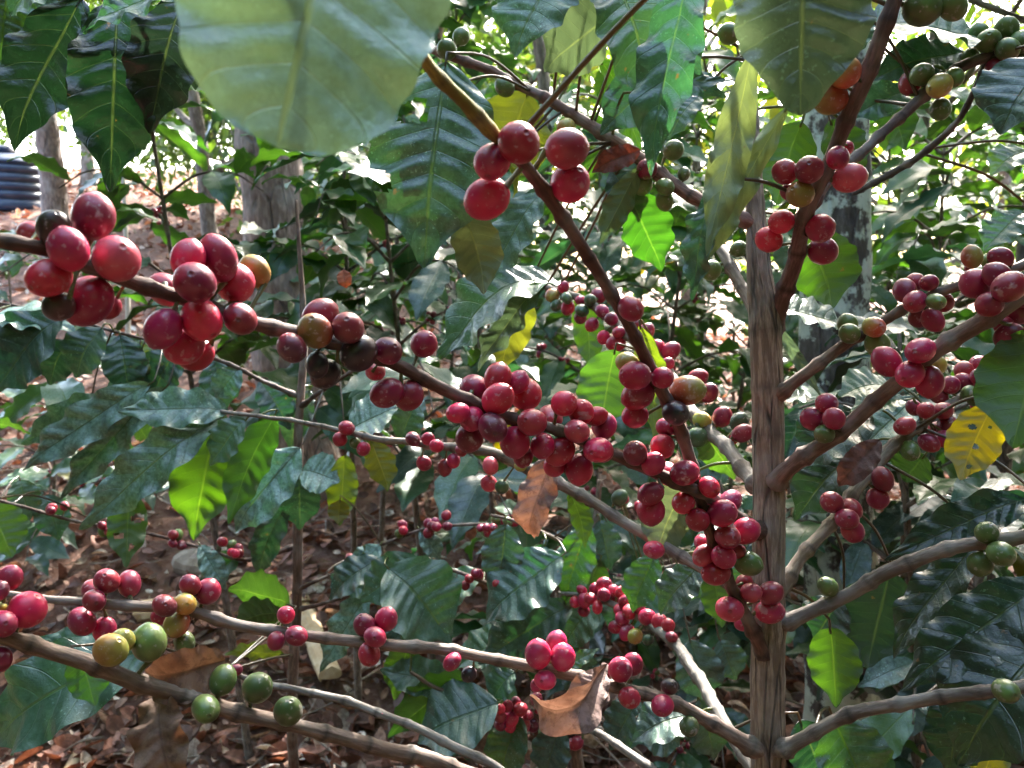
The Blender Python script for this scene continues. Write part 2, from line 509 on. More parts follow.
def berry(mb, C, r, axis, kind, seg=18, rings=12, elong=1.1, stalk=None, seed=0):
    """an egg-shaped fruit with the ring-shaped navel at its outer end and a short stalk at the other"""
    rs = random.Random(seed)
    z = norm(axis)
    a = norm(np.cross(z, [0.31, 0.8, 0.52])); b = np.cross(z, a)
    hi = seg >= 14
    prof = []
    for j in range(rings + 1):
        t = math.pi * j / rings
        prof.append((math.sin(t), -math.cos(t)))
    if hi:      # navel: raised ring round a sunken disc
        prof = prof[:-1]
        prof = [p for p in prof if not (p[1] > 0 and p[0] < 0.24)]
        prof += [(0.22, 0.985), (0.17, 1.012), (0.12, 1.0), (0.07, 0.972), (0.0, 0.968)]
    k = len(prof)
    sq = rs.uniform(0.93, 1.05)
    if kind == 'r':
        kind = rs.choices('rRmdq', (50, 18, 12, 10, 10))[0]
    tc = np.array(TINTS[kind]); t2 = np.array(TINT2[kind])
    vv = rs.uniform(0.6, 1.25); tc = tc * vv; t2 = t2 * vv
    gd = norm([rs.uniform(-1, 1), rs.uniform(-1, 1), rs.uniform(-1, 1)])
    V, T = [], []
    for j, (s, c) in enumerate(prof):
        for i in range(seg):
            th = 2 * math.pi * i / seg
            bulge = 1 + 0.06 * math.cos(2 * th) * s
            p = a * math.cos(th) * s * r * bulge + b * math.sin(th) * s * r * sq * bulge + z * c * r * elong
            V.append(C + p)
            g = max(0, min(1, 0.5 + 0.9 * float(norm(p) @ gd))) if s > 0.01 else 0.5
            col = tc * (1 - g) + t2 * g
            if hi and j >= k - 5:
                col = col * (0.62 if j >= k - 3 else 0.85) + np.array([0.02, 0.012, 0.006])
            T.append(col)
    f = []
    for j in range(k - 1):
        for i in range(seg):
            i2 = (i + 1) % seg
            f.append((j * seg + i, j * seg + i2, (j + 1) * seg + i2, (j + 1) * seg + i))
    mb.add(V, f, T)
    if stalk is not None:
        S = np.asarray(stalk, float); E = C - z * r * elong * 0.93
        if np.linalg.norm(S - E) > 0.0008:
            m_ = (S + E) / 2 + norm(C - S) * 0.0004
            tube(mb, [S, m_, E], [r * 0.17, r * 0.13, r * 0.2], (0.10, 0.10, 0.03), seg=6, cap=False)

# ------------------------------------------------------------------ hand-placed coffee shrubs
GREENS = {'dk': (0.009, 0.024, 0.014), 'md': (0.022, 0.064, 0.013), 'br': (0.028, 0.07, 0.014), 'bl': (0.020, 0.054, 0.030),
          'gy': (0.06, 0.08, 0.055), 'pl': (0.075, 0.105, 0.055), 'ye': (0.13, 0.11, 0.016), 'ol': (0.085, 0.11, 0.02)}

class Shrub:
    def __init__(s, label, loc, name='coffee_shrub', group=None):
        s.root = thing(name, label, 'shrub', loc, group)
        s.paths, s.pix = [], []         # world samples of every branch and their radii
        s.berries = []
        s.k = 0
    def branch(s, pts, tint=(0.12, 0.075, 0.055), name='branch', mat=None, seg=12, node=26, ridges=0.03, per=10, world=False, sub=None):
        """pts: (x, y, depth, width in pixels)"""
        s.k += 1
        if world:
            W = catmull([p[:3] for p in pts], per); rad = np.interp(np.linspace(0, len(pts) - 1, len(W)), range(len(pts)), [p[3] for p in pts])
        else:
            W = catmull([P(p[0], p[1], p[2]) for p in pts], per)
            rad = np.interp(np.linspace(0, len(pts) - 1, len(W)), range(len(pts)), [p[3] / 2 * p[2] / F for p in pts])
        # resample evenly
        ln = np.concatenate([[0], np.cumsum(np.linalg.norm(np.diff(W, axis=0), axis=1))])
        step = max(0.0028, ln[-1] / 260)
        q = np.linspace(0, ln[-1], max(6, int(ln[-1] / step)))
        W = np.stack([np.interp(q, ln, W[:, i]) for i in range(3)], 1); rad = np.interp(q, ln, rad)
        rs = random.Random(s.k * 7 + len(pts))
        wob = np.array([rs.uniform(0, 6.28) for _ in range(6)])
        amp = 0 if name == 'stem' else rad.mean() * 0.22
        for i, (fq) in enumerate((38, 71, 113)):
            W[:, 0] += amp / (i + 1) * np.sin(fq * q + wob[i]); W[:, 2] += amp / (i + 1) * np.sin(fq * q * 1.13 + wob[i + 3])
        dk = np.zeros(len(q)); r2 = rad.copy()
        if name == 'branch' and s.k > 1:
            r2 *= (1 + .4 * np.exp(-np.maximum(0, q - .010) / .010)) * (.25 + .75 * np.clip(q / .011, 0, 1) ** .6)
        if node:
            x = rs.uniform(0.01, 0.02)
            while x < ln[-1]:
                g = np.exp(-((q - x) / (0.0028)) ** 2); r2 *= 1 + rs.uniform(.15, .38) * g * (.3 if name == 'stem' else 1)
                g2 = np.exp(-((q - x - 0.0015) / (0.0012)) ** 2); dk = np.maximum(dk, (.4 if name == 'stem' else .75) * g2)
                x += node / 1000 * rs.uniform(0.8, 1.2)
        mb = MB()
        tube(mb, W, r2, tint, seg=seg, ridges=ridges, rough=0.02, seed=s.k, dark_at=dk)
        o = mb.build(name, mat or M_TWIG, sub or s.root)
        s.paths.append((W, rad))
        return W
    def nearest(s, x, y, depth=None):
        best = None
        for bi, (W, rad) in enumerate(s.paths):
            pr = np.array([proj(p) for p in W[::2]])
            dd = np.hypot(pr[:, 0] - x, pr[:, 1] - y)
            if depth is not None:
                dd = dd + abs(pr[:, 2] - depth) * 250
            i = int(dd.argmin())
            if best is None or dd[i] < best[0]:
                best = (dd[i], W[::2][i], rad[::2][i])
        return best
    def near3(s, p):
        best = None
        for W, rad in s.paths:
            dd = np.linalg.norm(W - p, axis=1); i = int(dd.argmin())
            if best is None or dd[i] < best[0]:
                best = (dd[i], W[i], rad[i], W, i)
        return best
    def add_berries(s, lst, ox=0, oy=0, k=1.0, path=None):
        for it in lst:
            x, y, r, c = it[:4]
            s.berries.append((ox + x / k, oy + y / k, r / k, c, 'b' if len(it) > 4 else 'f', path))
    def finish_berries(s, most=100, seg=18):
        L = []
        for (x, y, r, c, fb, path) in s.berries:
            if path is not None:
                W, rad = s.paths[path]
                pr = np.array([proj(p) for p in W[::2]])
                i = int(np.hypot(pr[:, 0] - x, pr[:, 1] - y).argmin()); A, ra = W[::2][i], rad[::2][i]
            else:
                _, A, ra = s.nearest(x, y)
            d0 = proj(A)[2]
            rw = r * d0 / F * 1.0
            pt = P(x, y, d0)
            off = np.linalg.norm(pt - A)
            Rr = rw * 1.02 + ra + 0.0008
            dz = math.sqrt(max(0, Rr * Rr - off * off)) if off < Rr else 0
            dz = -dz if fb == 'f' else dz + rw * 0.5
            L.append([x, y, r, c, d0 + dz, d0, A, rw, fb])
        # push overlapping fruit apart along the line of sight
        for _ in range(14):
            for i in range(len(L)):
                for j in range(i + 1, len(L)):
                    a, b = L[i], L[j]
                    if abs(a[0] - b[0]) > 70 or abs(a[1] - b[1]) > 70:
                        continue
                    pa, pb = P(a[0], a[1], a[4]), P(b[0], b[1], b[4])
                    D = np.linalg.norm(pa - pb); need = (a[7] + b[7]) * 0.97
                    if D < need and abs(a[5] - b[5]) < 0.08:
                        lat = D * D - (a[4] - b[4]) ** 2
                        want = math.sqrt(max(0, need * need - max(0, lat)))
                        cur = abs(a[4] - b[4]); mv = (want - cur) * 0.3
                        sgn = 1 if a[4] > b[4] or (a[4] == b[4] and a[8] == 'b') else -1
                        a[4] += sgn * mv; b[4] -= sgn * mv
        order = sorted(range(len(L)), key=lambda i: -L[i][2])
        keep = set(order[:most]); rest = MB(); nrest = 0
        for i, (x, y, r, c, d, d0, A, rw, fb) in enumerate(L):
            C = P(x, y, d); rr = r * d / F
            ax = norm(norm(C - A) + np.array([rng.uniform(-.6, .6) for _ in range(3)]))
            mb = MB() if i in keep else rest
            berry(mb, C, rr * (rng.uniform(.96, 1.07) if r < 18 else rng.uniform(.92, .99)), ax, c, seg=seg, stalk=A, seed=i * 31 + len(L), elong=rng.uniform(1.04, 1.3))
            if i in keep:
                mb.build('cherry', M_BERRY, s.root, origin=C)
            else:
                nrest += 1
        if nrest:
            o = rest.build('cherries', M_BERRY, s.root); o['kind'] = 'stuff'
            o['label'] = 'smaller and more distant cherries along the same branches'
    def leaf(s, bx, by, tx, ty, w, d, col='md', roll=20, face=1, td=None, curl=0.7, fold=0.3, dust=1.0, label=None, name='leaf', twig=True, maxtwig=0.3, up=.95, **kw):
        B, T = P(bx, by, d), P(tx, ty, d if td is None else td)
        y = norm(T - B)
        vc = norm(CAM - (B + T) / 2)
        n0 = norm(vc - y * (vc @ y)) * face
        upv = np.array([0, 0, 1.0]); up_p = upv - y * (upv @ y)
        nn = norm(n0 + up * up_p)
        nn = rotv(nn, y, R(roll * .5))
        vis = max(.4, abs(nn @ vc))
        c = GREENS[col] if isinstance(col, str) else col
        v = rng.uniform(0.8, 1.25); c = (c[0] * v * rng.uniform(.85, 1.2), c[1] * v, c[2] * v * rng.uniform(.8, 1.2))
        W = w * d / F / vis * 1.08
        mb = MB()
        kw.setdefault('ph', rng.uniform(0, 6.28)); kw.setdefault('corr', rng.uniform(.006, .012)); kw.setdefault('wave', .042); kw.setdefault('nv', 44); kw.setdefault('nu', 12)
        put_leaf(mb, B, T, W, nn, c, dust=dust, curl=curl, fold=fold, **kw)
        r0 = 0.0011
        near = s.near3(B) if s.paths else None
        e = B - y * 0.006
        pts = [B + y * 0.004, B, e]
        if twig and near is not None and near[0] > 0.004:
            S = near[1]
            if near[0] < maxtwig:
                m1 = e * 0.55 + S * 0.45 + np.array([0, 0, 0.03 * near[0]]) - y * near[0] * 0.05
                pts = np.vstack([pts[:2], catmull([e, m1, S], 6)])
        pts = np.array(pts)
        tube(mb, pts, np.linspace(r0 * 0.8, r0 * (1.0 if len(pts) == 3 else 1.1), len(pts)), (0.09, 0.10, 0.035) if near is None or near[0] < 0.05 else (0.07, 0.05, 0.032), seg=6)
        o = mb.build(name, M_LEAF, s.root)
        if label:
            o['label'] = label
        return o

GREYB = (0.19, 0.155, 0.135)
BROWN = (0.13, 0.065, 0.045)
# ---- the main shrub
gm = G(768, 0.55)
main = Shrub('tall coffee shrub heavy with red cherries, cracked grey stem right of centre', (gm[0], gm[1], gm[2]))
tr = P(768, 640, .53)
below = [P(770, 1000, .57), P(772, 1500, .60)]
stem = [(gm[0], gm[1] + 0.03, gm[2] - 0.02, .0165), (*P(773, 1500, .57), .0135), (*P(770, 960, .545), .0115), (*P(768, 768, .53), .0108), (*P(768, 640, .52), .0106),
        (*P(769, 520, .52), .0102), (*P(768, 420, .52), .0100), (*P(765, 330, .52), .0100), (*P(759, 270, .525), .0078), (*P(755, 200, .53), .0058), (*P(752, 120, .54), .0046), (*P(748, 40, .55), .0034), (*P(745, -60, .57), .0022)]
main.branch(stem, tint=(0.28, 0.21, 0.165), name='stem', mat=M_STEM, seg=40, node=34, ridges=0.014, world=True)
B1 = main.branch([(766, 536, .522, 12), (715, 500, .465, 13), (690, 488, .45, 13), (640, 468, .44, 12), (560, 430, .42, 11), (505, 415, .41, 12), (440, 388, .395, 13), (380, 360, .375, 14), (330, 340, .36, 14), (255, 322, .335, 14), (190, 300, .315, 15), (110, 275, .29, 15), (50, 254, .275, 15), (-40, 234, .26, 14), (-140, 215, .25, 12)], tint=(0.105, 0.055, 0.042))
B2 = main.branch([(768, 662, .522, 12), (752, 630, .505, 13), (728, 580, .485, 12), (705, 510, .46, 12), (683, 440, .445, 12), (660, 390, .42, 13), (620, 305, .385, 12), (585, 250, .36, 13), (540, 190, .325, 13), (505, 145, .30, 12)], tint=(0.12, 0.06, 0.045))
B2b = main.branch([(505, 145, .30, 12), (470, 108, .28, 13), (442, 82, .268, 13), (425, 60, .255, 12), (405, 20, .235, 9), (385, -60, .215, 8)], tint=(0.24, 0.19, 0.03), node=22)
B3 = main.branch([(758, 605, .52, 11), (720, 580, .54, 10), (660, 545, .57, 11), (600, 505, .60, 11), (540, 475, .63, 12), (480, 450, .66, 10), (420, 444, .69, 7), (370, 438, .72, 6), (320, 425, .75, 5), (270, 418, .8, 4), (215, 410, .84, 4)], tint=GREYB)
B4 = main.branch([(762, 490, .52, 14), (735, 460, .56, 14), (700, 420, .62, 13), (665, 370, .70, 11), (630, 335, .76, 10), (590, 305, .82, 8), (545, 285, .88, 6)], tint=GREYB)
B5 = main.branch([(758, 228, .525, 14), (735, 215, .53, 12), (690, 195, .54, 13), (640, 160, .56, 13), (590, 125, .58, 12), (530, 90, .60, 10), (465, 62, .62, 9), (400, 35, .65, 7)], tint=(0.19, 0.10, 0.08))
B6 = main.branch([(764, 330, .525, 10), (745, 290, .55, 11), (728, 262, .57, 11), (710, 232, .6, 9), (690, 190, .64, 7)], tint=GREYB)
BF = main.branch([(767, 352, .524, 12), (776, 315, .520, 15), (793, 262, .497, 16), (812, 205, .465, 16), (832, 160, .45, 15), (850, 110, .435, 16), (872, 58, .42, 16), (888, 15, .41, 16), (910, -50, .4, 14)], tint=(0.13, 0.075, 0.07))
B7 = main.branch([(806, 215, .47, 9), (838, 172, .49, 9), (870, 145, .50, 10), (915, 103, .51, 11), (960, 68, .51, 12), (992, 55, .51, 10), (1050, 20, .52, 8)], tint=(0.1, 0.06, 0.055))
B7b = main.branch([(988, 60, .51, 7), (978, 85, .53, 6), (958, 120, .56, 6), (925, 152, .60, 7), (880, 180, .66, 7), (855, 192, .70, 6)], tint=(0.05, 0.045, 0.045))
B8 = main.branch([(768, 405, .522, 11), (800, 378, .505, 12), (848, 343, .50, 11), (888, 319, .49, 10), (925, 300, .48, 9), (962, 284, .47, 10), (1030, 262, .46, 10), (1100, 240, .46, 9)], tint=(0.17, 0.11, 0.085))
B9 = main.branch([(768, 492, .522, 14), (785, 472, .505, 16), (830, 440, .49, 15), (870, 405, .475, 15), (920, 365, .45, 16), (965, 332, .43, 18), (1030, 290, .41, 18), (1110, 240, .39, 16)], tint=(0.17, 0.1, 0.08))
B10 = main.branch([(776, 600, .53, 12), (800, 560, .54, 12), (830, 525, .55, 13), (858, 485, .56, 13), (886, 452, .57, 14), (925, 424, .58, 9), (962, 395, .6, 7), (1000, 370, .62, 5)], tint=(0.24, 0.19, 0.15))
B11 = main.branch([(774, 625, .52, 13), (800, 617, .51, 13), (850, 594, .495, 13), (890, 572, .48, 14), (955, 547, .46, 14), (1030, 533, .44, 15), (1120, 520, .42, 15)], tint=GREYB)
B12 = main.branch([(772, 752, .52, 14), (795, 742, .51, 13), (835, 722, .50, 13), (865, 711, .49, 13), (925, 700, .47, 13), (980, 692, .45, 13), (1040, 683, .43, 13), (1120, 672, .42, 13)], tint=GREYB)
B13 = main.branch([(762, 752, .52, 15), (745, 742, .51, 14), (690, 712, .50, 13), (640, 692, .49, 12), (560, 672, .48, 12), (480, 657, .47, 11), (400, 645, .46, 12), (330, 638, .455, 11), (250, 628, .45, 11), (190, 612, .44, 11), (130, 605, .43, 11), (75, 600, .43, 9), (30, 597, .43, 7), (-40, 590, .43, 6)], tint=(0.2, 0.14, 0.115))
B16 = main.branch([(765, 790, .54, 12), (740, 748, .58, 12), (718, 712, .62, 12), (692, 668, .68, 12), (668, 638, .74, 10), (640, 617, .8, 8), (600, 600, .86, 6), (560, 592, .9, 4)], tint=(0.19, 0.17, 0.155))
B17 = main.branch([(764, 860, .54, 12), (700, 805, .57, 10), (640, 760, .6, 9), (600, 735, .63, 7), (560, 722, .67, 5)], tint=(0.19, 0.17, 0.155))

K = 768 / 200.0
K3 = 1024 / 344.0
K9 = 1016 / 344.0
i1, i2, i2b, i3, i4, i5, i6, iF, i7, i8, i9, i10, i11, i12, i13, i16 = 1, 2, 3, 4, 5, 6, 7, 8, 9, 11, 12, 13, 14, 15, 16, 17
A = main.add_berries
A([(359, 140, 84, 'r'), (207, 185, 60, 'k'), (120, 208, 46, 'd', 'b'), (262, 265, 76, 'r'), (187, 375, 86, 'r'), (338, 465, 88, 'r'), (447, 303, 88, 'r'), (225, 485, 52, 'k', 'b'), (420, 490, 42, 'd', 'b')], 0, 180, K, i1)
A([(560, 25, 46, 'r', 'b'), (648, 25, 60, 'r'), (580, 97, 62, 'r'), (700, 98, 58, 'r'), (757, 64, 46, 'y', 'b'), (492, 118, 50, 'r', 'b'), (715, 205, 50, 'r'), (600, 208, 62, 'r'), (485, 235, 52, 'r'), (548, 285, 58, 'r'), (585, 312, 46, 'r', 'b')], 0, 250, K3, i1)
A([(442, 580, 65, 'o'), (462, 520, 58, 'd', 'b'), (568, 568, 57, 'p'), (352, 645, 58, 'p'), (610, 665, 68, 'k'), (450, 710, 45, 'k'), (482, 745, 50, 'k')], 200, 180, K, i1)
A([(143, 300, 44, 'r'), (250, 280, 38, 'r'), (140, 425, 42, 'r'), (203, 432, 47, 'r'), (105, 362, 30, 'r', 'b'),
   (400, 412, 40, 'r', 'b'), (470, 380, 38, 'r'), (470, 443, 42, 'r'), (530, 393, 30, 'r', 'b'), (553, 430, 45, 'r'), (352, 485, 33, 'r'), (392, 502, 35, 'r'), (455, 528, 45, 'r'), (385, 560, 38, 'r'), (572, 513, 44, 'r'), (520, 572, 42, 'r'), (545, 612, 28, 'r', 'b'),
   (667, 457, 38, 'r'), (625, 500, 36, 'r', 'b'), (718, 482, 38, 'r'), (705, 540, 38, 'r'), (762, 495, 30, 'r', 'b'), (782, 528, 34, 'r'), (768, 595, 44, 'r'), (603, 583, 34, 'r'), (655, 600, 38, 'r'), (640, 640, 34, 'r', 'b'), (712, 653, 40, 'r')], 340, 250, K3, i1)
A([(20, 215, 42, 'r'), (5, 310, 45, 'r'), (135, 320, 45, 'r'), (205, 360, 42, 'r'), (265, 400, 45, 'r', 'b'), (195, 475, 42, 'r'), (195, 540, 50, 'r')], 600, 370, K, i1)
A([(20, 530, 22, 'r'), (0, 563, 20, 'r'), (70, 592, 20, 'r'), (45, 575, 16, 'g', 'b')], 340, 250, K3, i3)
A([(217, 563, 22, 'r'), (262, 562, 18, 'r'), (287, 583, 20, 'r'), (250, 635, 22, 'r'), (312, 648, 22, 'r'), (338, 627, 20, 'r'), (360, 598, 18, 'd'), (448, 642, 26, 'r'), (443, 695, 24, 'r'), (482, 705, 20, 'G'), (537, 643, 18, 'y'), (620, 697, 27, 'd'), (615, 738, 22, 'G')], 340, 250, K3, i3)
A([(75, 490, 30, 'G'), (207, 690, 38, 'r')], 600, 370, K, i3)
A([(135, 22, 55, 'r'), (145, 97, 50, 'r'), (135, 175, 50, 'r'), (240, 30, 42, 'r'), (335, 78, 55, 'o'), (290, 165, 48, 'k'), (240, 293, 48, 'r'), (252, 220, 38, 'r', 'b'), (300, 225, 30, 'r', 'b'), (325, 395, 50, 'r'), (320, 510, 42, 'r'), (335, 440, 35, 'r', 'b'), (420, 450, 42, 'r'), (375, 575, 42, 'r'), (470, 550, 48, 'r'), (500, 505, 42, 'r', 'b'), (440, 510, 38, 'r', 'b'), (560, 618, 52, 'r'), (490, 640, 45, 'r'), (475, 718, 45, 'r'), (400, 712, 38, 'r'), (395, 665, 34, 'r', 'b'), (525, 695, 33, 'r', 'b'), (568, 742, 46, 'g')], 600, 370, K, i2)
A([(445, 20, 46, 'r'), (498, 158, 50, 'r'), (580, 95, 38, 'r'), (655, 97, 44, 'r'), (652, 167, 46, 'r'), (555, 55, 33, 'r', 'b'), (550, 215, 28, 'r', 'b')], 600, 568, K, i2)
A([(532, 425, 62, 'r'), (452, 482, 54, 'r'), (437, 592, 62, 'r'), (675, 443, 60, 'r'), (685, 545, 60, 'r')], 340, 0, K3, i2)
A([(118, 495, 48, 'd'), (105, 702, 38, 'o')], 600, 180, K, i2)
A([(470, 180, 34, 'r'), (535, 200, 33, 'G'), (548, 243, 36, 'd'), (392, 195, 36, 'y'), (375, 258, 38, 'G'), (510, 265, 20, 'r', 'b'), (375, 30, 32, 'd', 'b'), (418, 88, 33, 'd')], 600, 370, K, i4)
A([(632, 135, 20, 'o'), (665, 110, 16, 'r'), (675, 143, 18, 'G'), (645, 165, 17, 'G'), (678, 172, 20, 'r'), (715, 150, 15, 'r'), (745, 148, 18, 'G'), (720, 180, 20, 'G'), (770, 135, 24, 'r', 'b'), (780, 182, 20, 'r'), (750, 222, 20, 'r'), (808, 205, 20, 'r'), (785, 260, 20, 'r'), (822, 278, 24, 'r'), (830, 245, 20, 'r'), (715, 202, 18, 'r'), (880, 225, 20, 'd'), (910, 245, 24, 'r'), (942, 290, 22, 'r'), (985, 300, 24, 'r'), (975, 340, 18, 'r')], 340, 250, K3, i4)
A([(235, 140, 32, 'g'), (180, 190, 38, 'g'), (402, 333, 37, 'g'), (638, 493, 36, 'o')], 400, 0, K, i5)
A([(180, 650, 38, 'd'), (165, 710, 36, 'g'), (282, 577, 38, 'g'), (250, 718, 34, 'g'), (322, 668, 24, 'g'), (248, 770, 34, 'g')], 600, 0, K, i5)
A([(427, 347, 37, 'g'), (532, 265, 32, 'g', 'b')], 600, 180, K, i6)
A([(490, 215, 44, 'o'), (447, 293, 44, 'o'), (312, 512, 36, 'd'), (385, 505, 38, 'd'), (358, 578, 40, 'o'), (470, 470, 32, 'r'), (505, 530, 43, 'r'), (495, 440, 22, 'r', 'b'), (302, 660, 35, 'r'), (265, 713, 38, 'r'), (418, 680, 40, 'r'), (425, 747, 40, 'r'), (325, 572, 24, 'd', 'b'), (720, 25, 50, 'g'), (812, 20, 38, 'g')], 680, 0, K3, iF)
A([(495, 130, 37, 'g')], 600, 0, K, iF)
A([(685, 248, 32, 'd'), (720, 222, 32, 'g'), (762, 215, 22, 'g', 'b'), (773, 255, 34, 'o'), (815, 232, 28, 'g'), (775, 325, 27, 'g'), (940, 207, 30, 'd'), (890, 105, 29, 'g'), (918, 122, 32, 'g'), (972, 88, 34, 'g'), (975, 147, 32, 'g'), (1015, 125, 33, 'g'), (1010, 182, 34, 'g'), (865, 170, 25, 'g', 'b')], 680, 0, K3, i7)
A([(568, 295, 37, 'o'), (632, 310, 28, 'g', 'b'), (678, 298, 38, 'd'), (560, 340, 20, 'd', 'b'), (310, 425, 42, 'd'), (350, 392, 33, 'd', 'b'), (403, 395, 33, 'd'), (350, 467, 42, 'd'), (430, 467, 36, 'g'), (462, 470, 33, 'r', 'b'), (365, 530, 35, 'd', 'b'), (418, 538, 38, 'd'), (90, 552, 35, 'g'), (98, 590, 36, 'g'), (192, 565, 44, 'o'), (205, 630, 46, 'g')], 824, 180, K, i8)
A([(582, 398, 55, 'd'), (665, 368, 45, 'd'), (712, 410, 58, 'd'), (635, 478, 50, 'd'), (745, 510, 45, 'd', 'b'), (715, 605, 55, 'd'), (690, 560, 33, 'd', 'b'), (770, 450, 42, 'd', 'b'), (240, 697, 52, 'r'), (370, 655, 50, 'r'), (330, 745, 50, 'r'), (405, 775, 48, 'r'), (425, 712, 38, 'y', 'b')], 824, 180, K, i9)
A([(437, 457, 30, 'd'), (395, 503, 33, 'd'), (458, 502, 32, 'd'), (430, 548, 28, 'g'), ], 680, 250, K3, i9)
A([(845, 358, 26, 'd'), (890, 342, 26, 'd'), (845, 392, 25, 'd'), (890, 378, 25, 'd'), (805, 402, 26, 'd'), (900, 408, 23, 'd')], 680, 250, K3, i10)
A([(345, 145, 27, 'd'), (390, 155, 32, 'd'), (458, 157, 34, 'd'), (310, 215, 38, 'd'), (475, 220, 38, 'd'), (460, 265, 30, 'd'), (403, 280, 35, 'd'), (430, 225, 30, 'd', 'b'), (330, 310, 35, 'g'), (555, 88, 28, 'g'), (578, 108, 30, 'g'), (440, 100, 30, 'd', 'b'), (595, 140, 27, 'd', 'b'), (225, 418, 40, 'd'), (207, 492, 41, 'd'), (30, 508, 39, 'd'), (108, 533, 38, 'd'), (88, 572, 42, 'd'), (110, 618, 41, 'd')], 824, 370, K, i10)
A([(625, 625, 40, 'g'), (680, 705, 50, 'g'), (600, 745, 46, 'g')], 824, 370, K, i11)
A([(437, 232, 26, 'g')], 680, 508, K9, i11)
A([(962, 540, 36, 'g')], 680, 508, K9, i12)
A([(410, 50, 48, 'd'), (497, 60, 48, 'd'), (355, 85, 38, 'd', 'b'), (362, 125, 42, 'd'), (315, 205, 54, 'r'), (402, 238, 45, 'r'), (730, 65, 40, 'd'), (632, 145, 44, 'p'), (615, 185, 33, 'd', 'b'), (710, 138, 42, 'y'), (678, 215, 45, 'o'), (708, 285, 40, 'g')], 0, 568, K, i13)
A([(30, 90, 44, 'r'), (330, 180, 33, 'r'), (370, 260, 42, 'r'), (292, 280, 33, 'd'), (632, 220, 42, 'r'), (715, 197, 44, 'r'), (672, 265, 44, 'r'), (650, 330, 46, 'r')], 200, 568, K, i13)
A([(200, 360, 34, 'r'), (265, 408, 27, 'k'), (530, 330, 48, 'r'), (600, 290, 38, 'r', 'b'), (625, 343, 48, 'r'), (558, 430, 42, 'r'), (525, 450, 25, 'r', 'b')], 400, 568, K, i13)
A([(125, 370, 38, 'd'), (78, 390, 42, 'r'), (25, 395, 26, 'r', 'b'), (113, 498, 42, 'r'), (240, 528, 42, 'r'), (267, 455, 32, 'k'), (342, 608, 38, 'g')], 600, 568, K, i13)
A([(15, 65, 28, 'r'), (15, 103, 26, 'r'), (50, 88, 22, 'r'), (83, 93, 22, 'r'), (60, 120, 20, 'r', 'b'), (98, 127, 24, 'r'), (115, 168, 28, 'r'), (85, 197, 28, 'r'), (60, 227, 27, 'r'), (103, 247, 26, 'r'), (75, 160, 22, 'r'), (150, 158, 22, 'r'), (182, 190, 32, 'r'), (228, 205, 30, 'r'), (262, 220, 25, 'r'), (275, 265, 24, 'r'), (135, 262, 28, 'y'), (185, 275, 22, 'G'), (160, 132, 20, 'r'), (-20, 80, 22, 'r'), (-35, 118, 26, 'r'), (-60, 125, 24, 'r'), (-95, 130, 23, 'r'), (-62, 165, 22, 'r'), (-70, 85, 18, 'r'), (-10, 150, 22, 'r'), (-90, 100, 18, 'r', 'b')], 600, 568, K, i16)
main.finish_berries(100)

# leaves of the main shrub
L = main.leaf
L(340, -150, 277, 148, 172, .200, (.13,.18,.115), roll=-12, td=.178, curl=.6, fold=.05, blunt=1.15, wave=.03, corr=.008, dust=1.7, up=0.12, label='very large blurred pale green leaf close to the viewer at the top', ph=2.2, nv=60, nu=24)
L(800, -90, 800, 116, 116, .27, (.03, .042, .036), roll=-14, td=.275, curl=.5, fold=.2, blunt=.45, dust=.5, label='large soft dark blue-green leaf hanging at the top right', nv=60, nu=20)
L(446, 62, 424, 268, 112, .50, 'bl', roll=10, curl=.4, fold=.18, dust=1.2, holes=[(.45, .27, .28, .07), (.9, .62, .3, .05)], label='broad dark leaf with white specks and two holes', nv=60, nu=22)
L(452, 92, 426, 152, 30, .52, 'md', roll=20, face=-1)
L(528, 92, 498, 182, 76, .62, 'ol', roll=10, face=-1)
L(562, -40, 515, 58, 62, .50, 'bl', roll=25, dust=1.5)
L(622, 8, 546, 72, 62, .52, 'gy', roll=15, face=-1, dust=0, curl=.9)
L(690, -30, 651, 178, 52, .45, 'bl', roll=28, dust=.8, curl=.5, wave=.04, label='long hanging bluish leaf')
L(605, -40, 652, 118, 62, .50, 'bl', roll=-20, dust=.8)
L(665, 70, 600, 135, 46, .56, 'bl', roll=-35)
L(655, 20, 700, 75, 36, .52, 'bl', roll=30)
L(600, 60, 640, 150, 30, .60, 'md', face=-1)
L(752, 52, 706, 255, 36, .43, 'pl', roll=30, face=-1, dust=1.3, wave=.06, curl=.6, label='pale twisted leaf underside hanging before the stem')
L(788, 106, 694, 280, 26, .45, 'pl', roll=40, face=-1, dust=1.3, wave=.07, curl=.5)
L(715, 190, 692, 300, 26, .45, 'bl', roll=30, wave=.06)
L(632, 92, 736, 80, 16, .55, 'dk', roll=50)
L(636, 66, 726, 98, 26, .57, 'dk', roll=40)
L(700, 95, 668, 140, 24, .6, 'dk', roll=10)
L(462, 202, 484, 294, 46, .50, 'pl', roll=5, face=-1, dust=1.3, label='pale grey-green leaf seen from below')
L(546, 190, 482, 292, 34, .55, 'bl', roll=25, dust=1.3)
L(508, 170, 478, 262, 34, .58, 'md', roll=15)
L(495, 190, 520, 172, 40, .60, 'ol', roll=15, face=-1)
L(560, 282, 438, 358, 46, .62, 'bl', roll=35, curl=1.2)
L(545, 286, 478, 372, 26, .6, 'gy', roll=40, curl=1.0)
L(530, 285, 500, 375, 36, .63, 'ol', roll=10, face=-1)
L(625, 192, 662, 272, 46, .56, 'md', roll=8, face=-1, dust=.2)
L(640, 168, 600, 245, 26, .54, 'pl', roll=25, face=-1, dust=1.3)
L(612, 170, 640, 215, 36, .57, 'dk', roll=10)
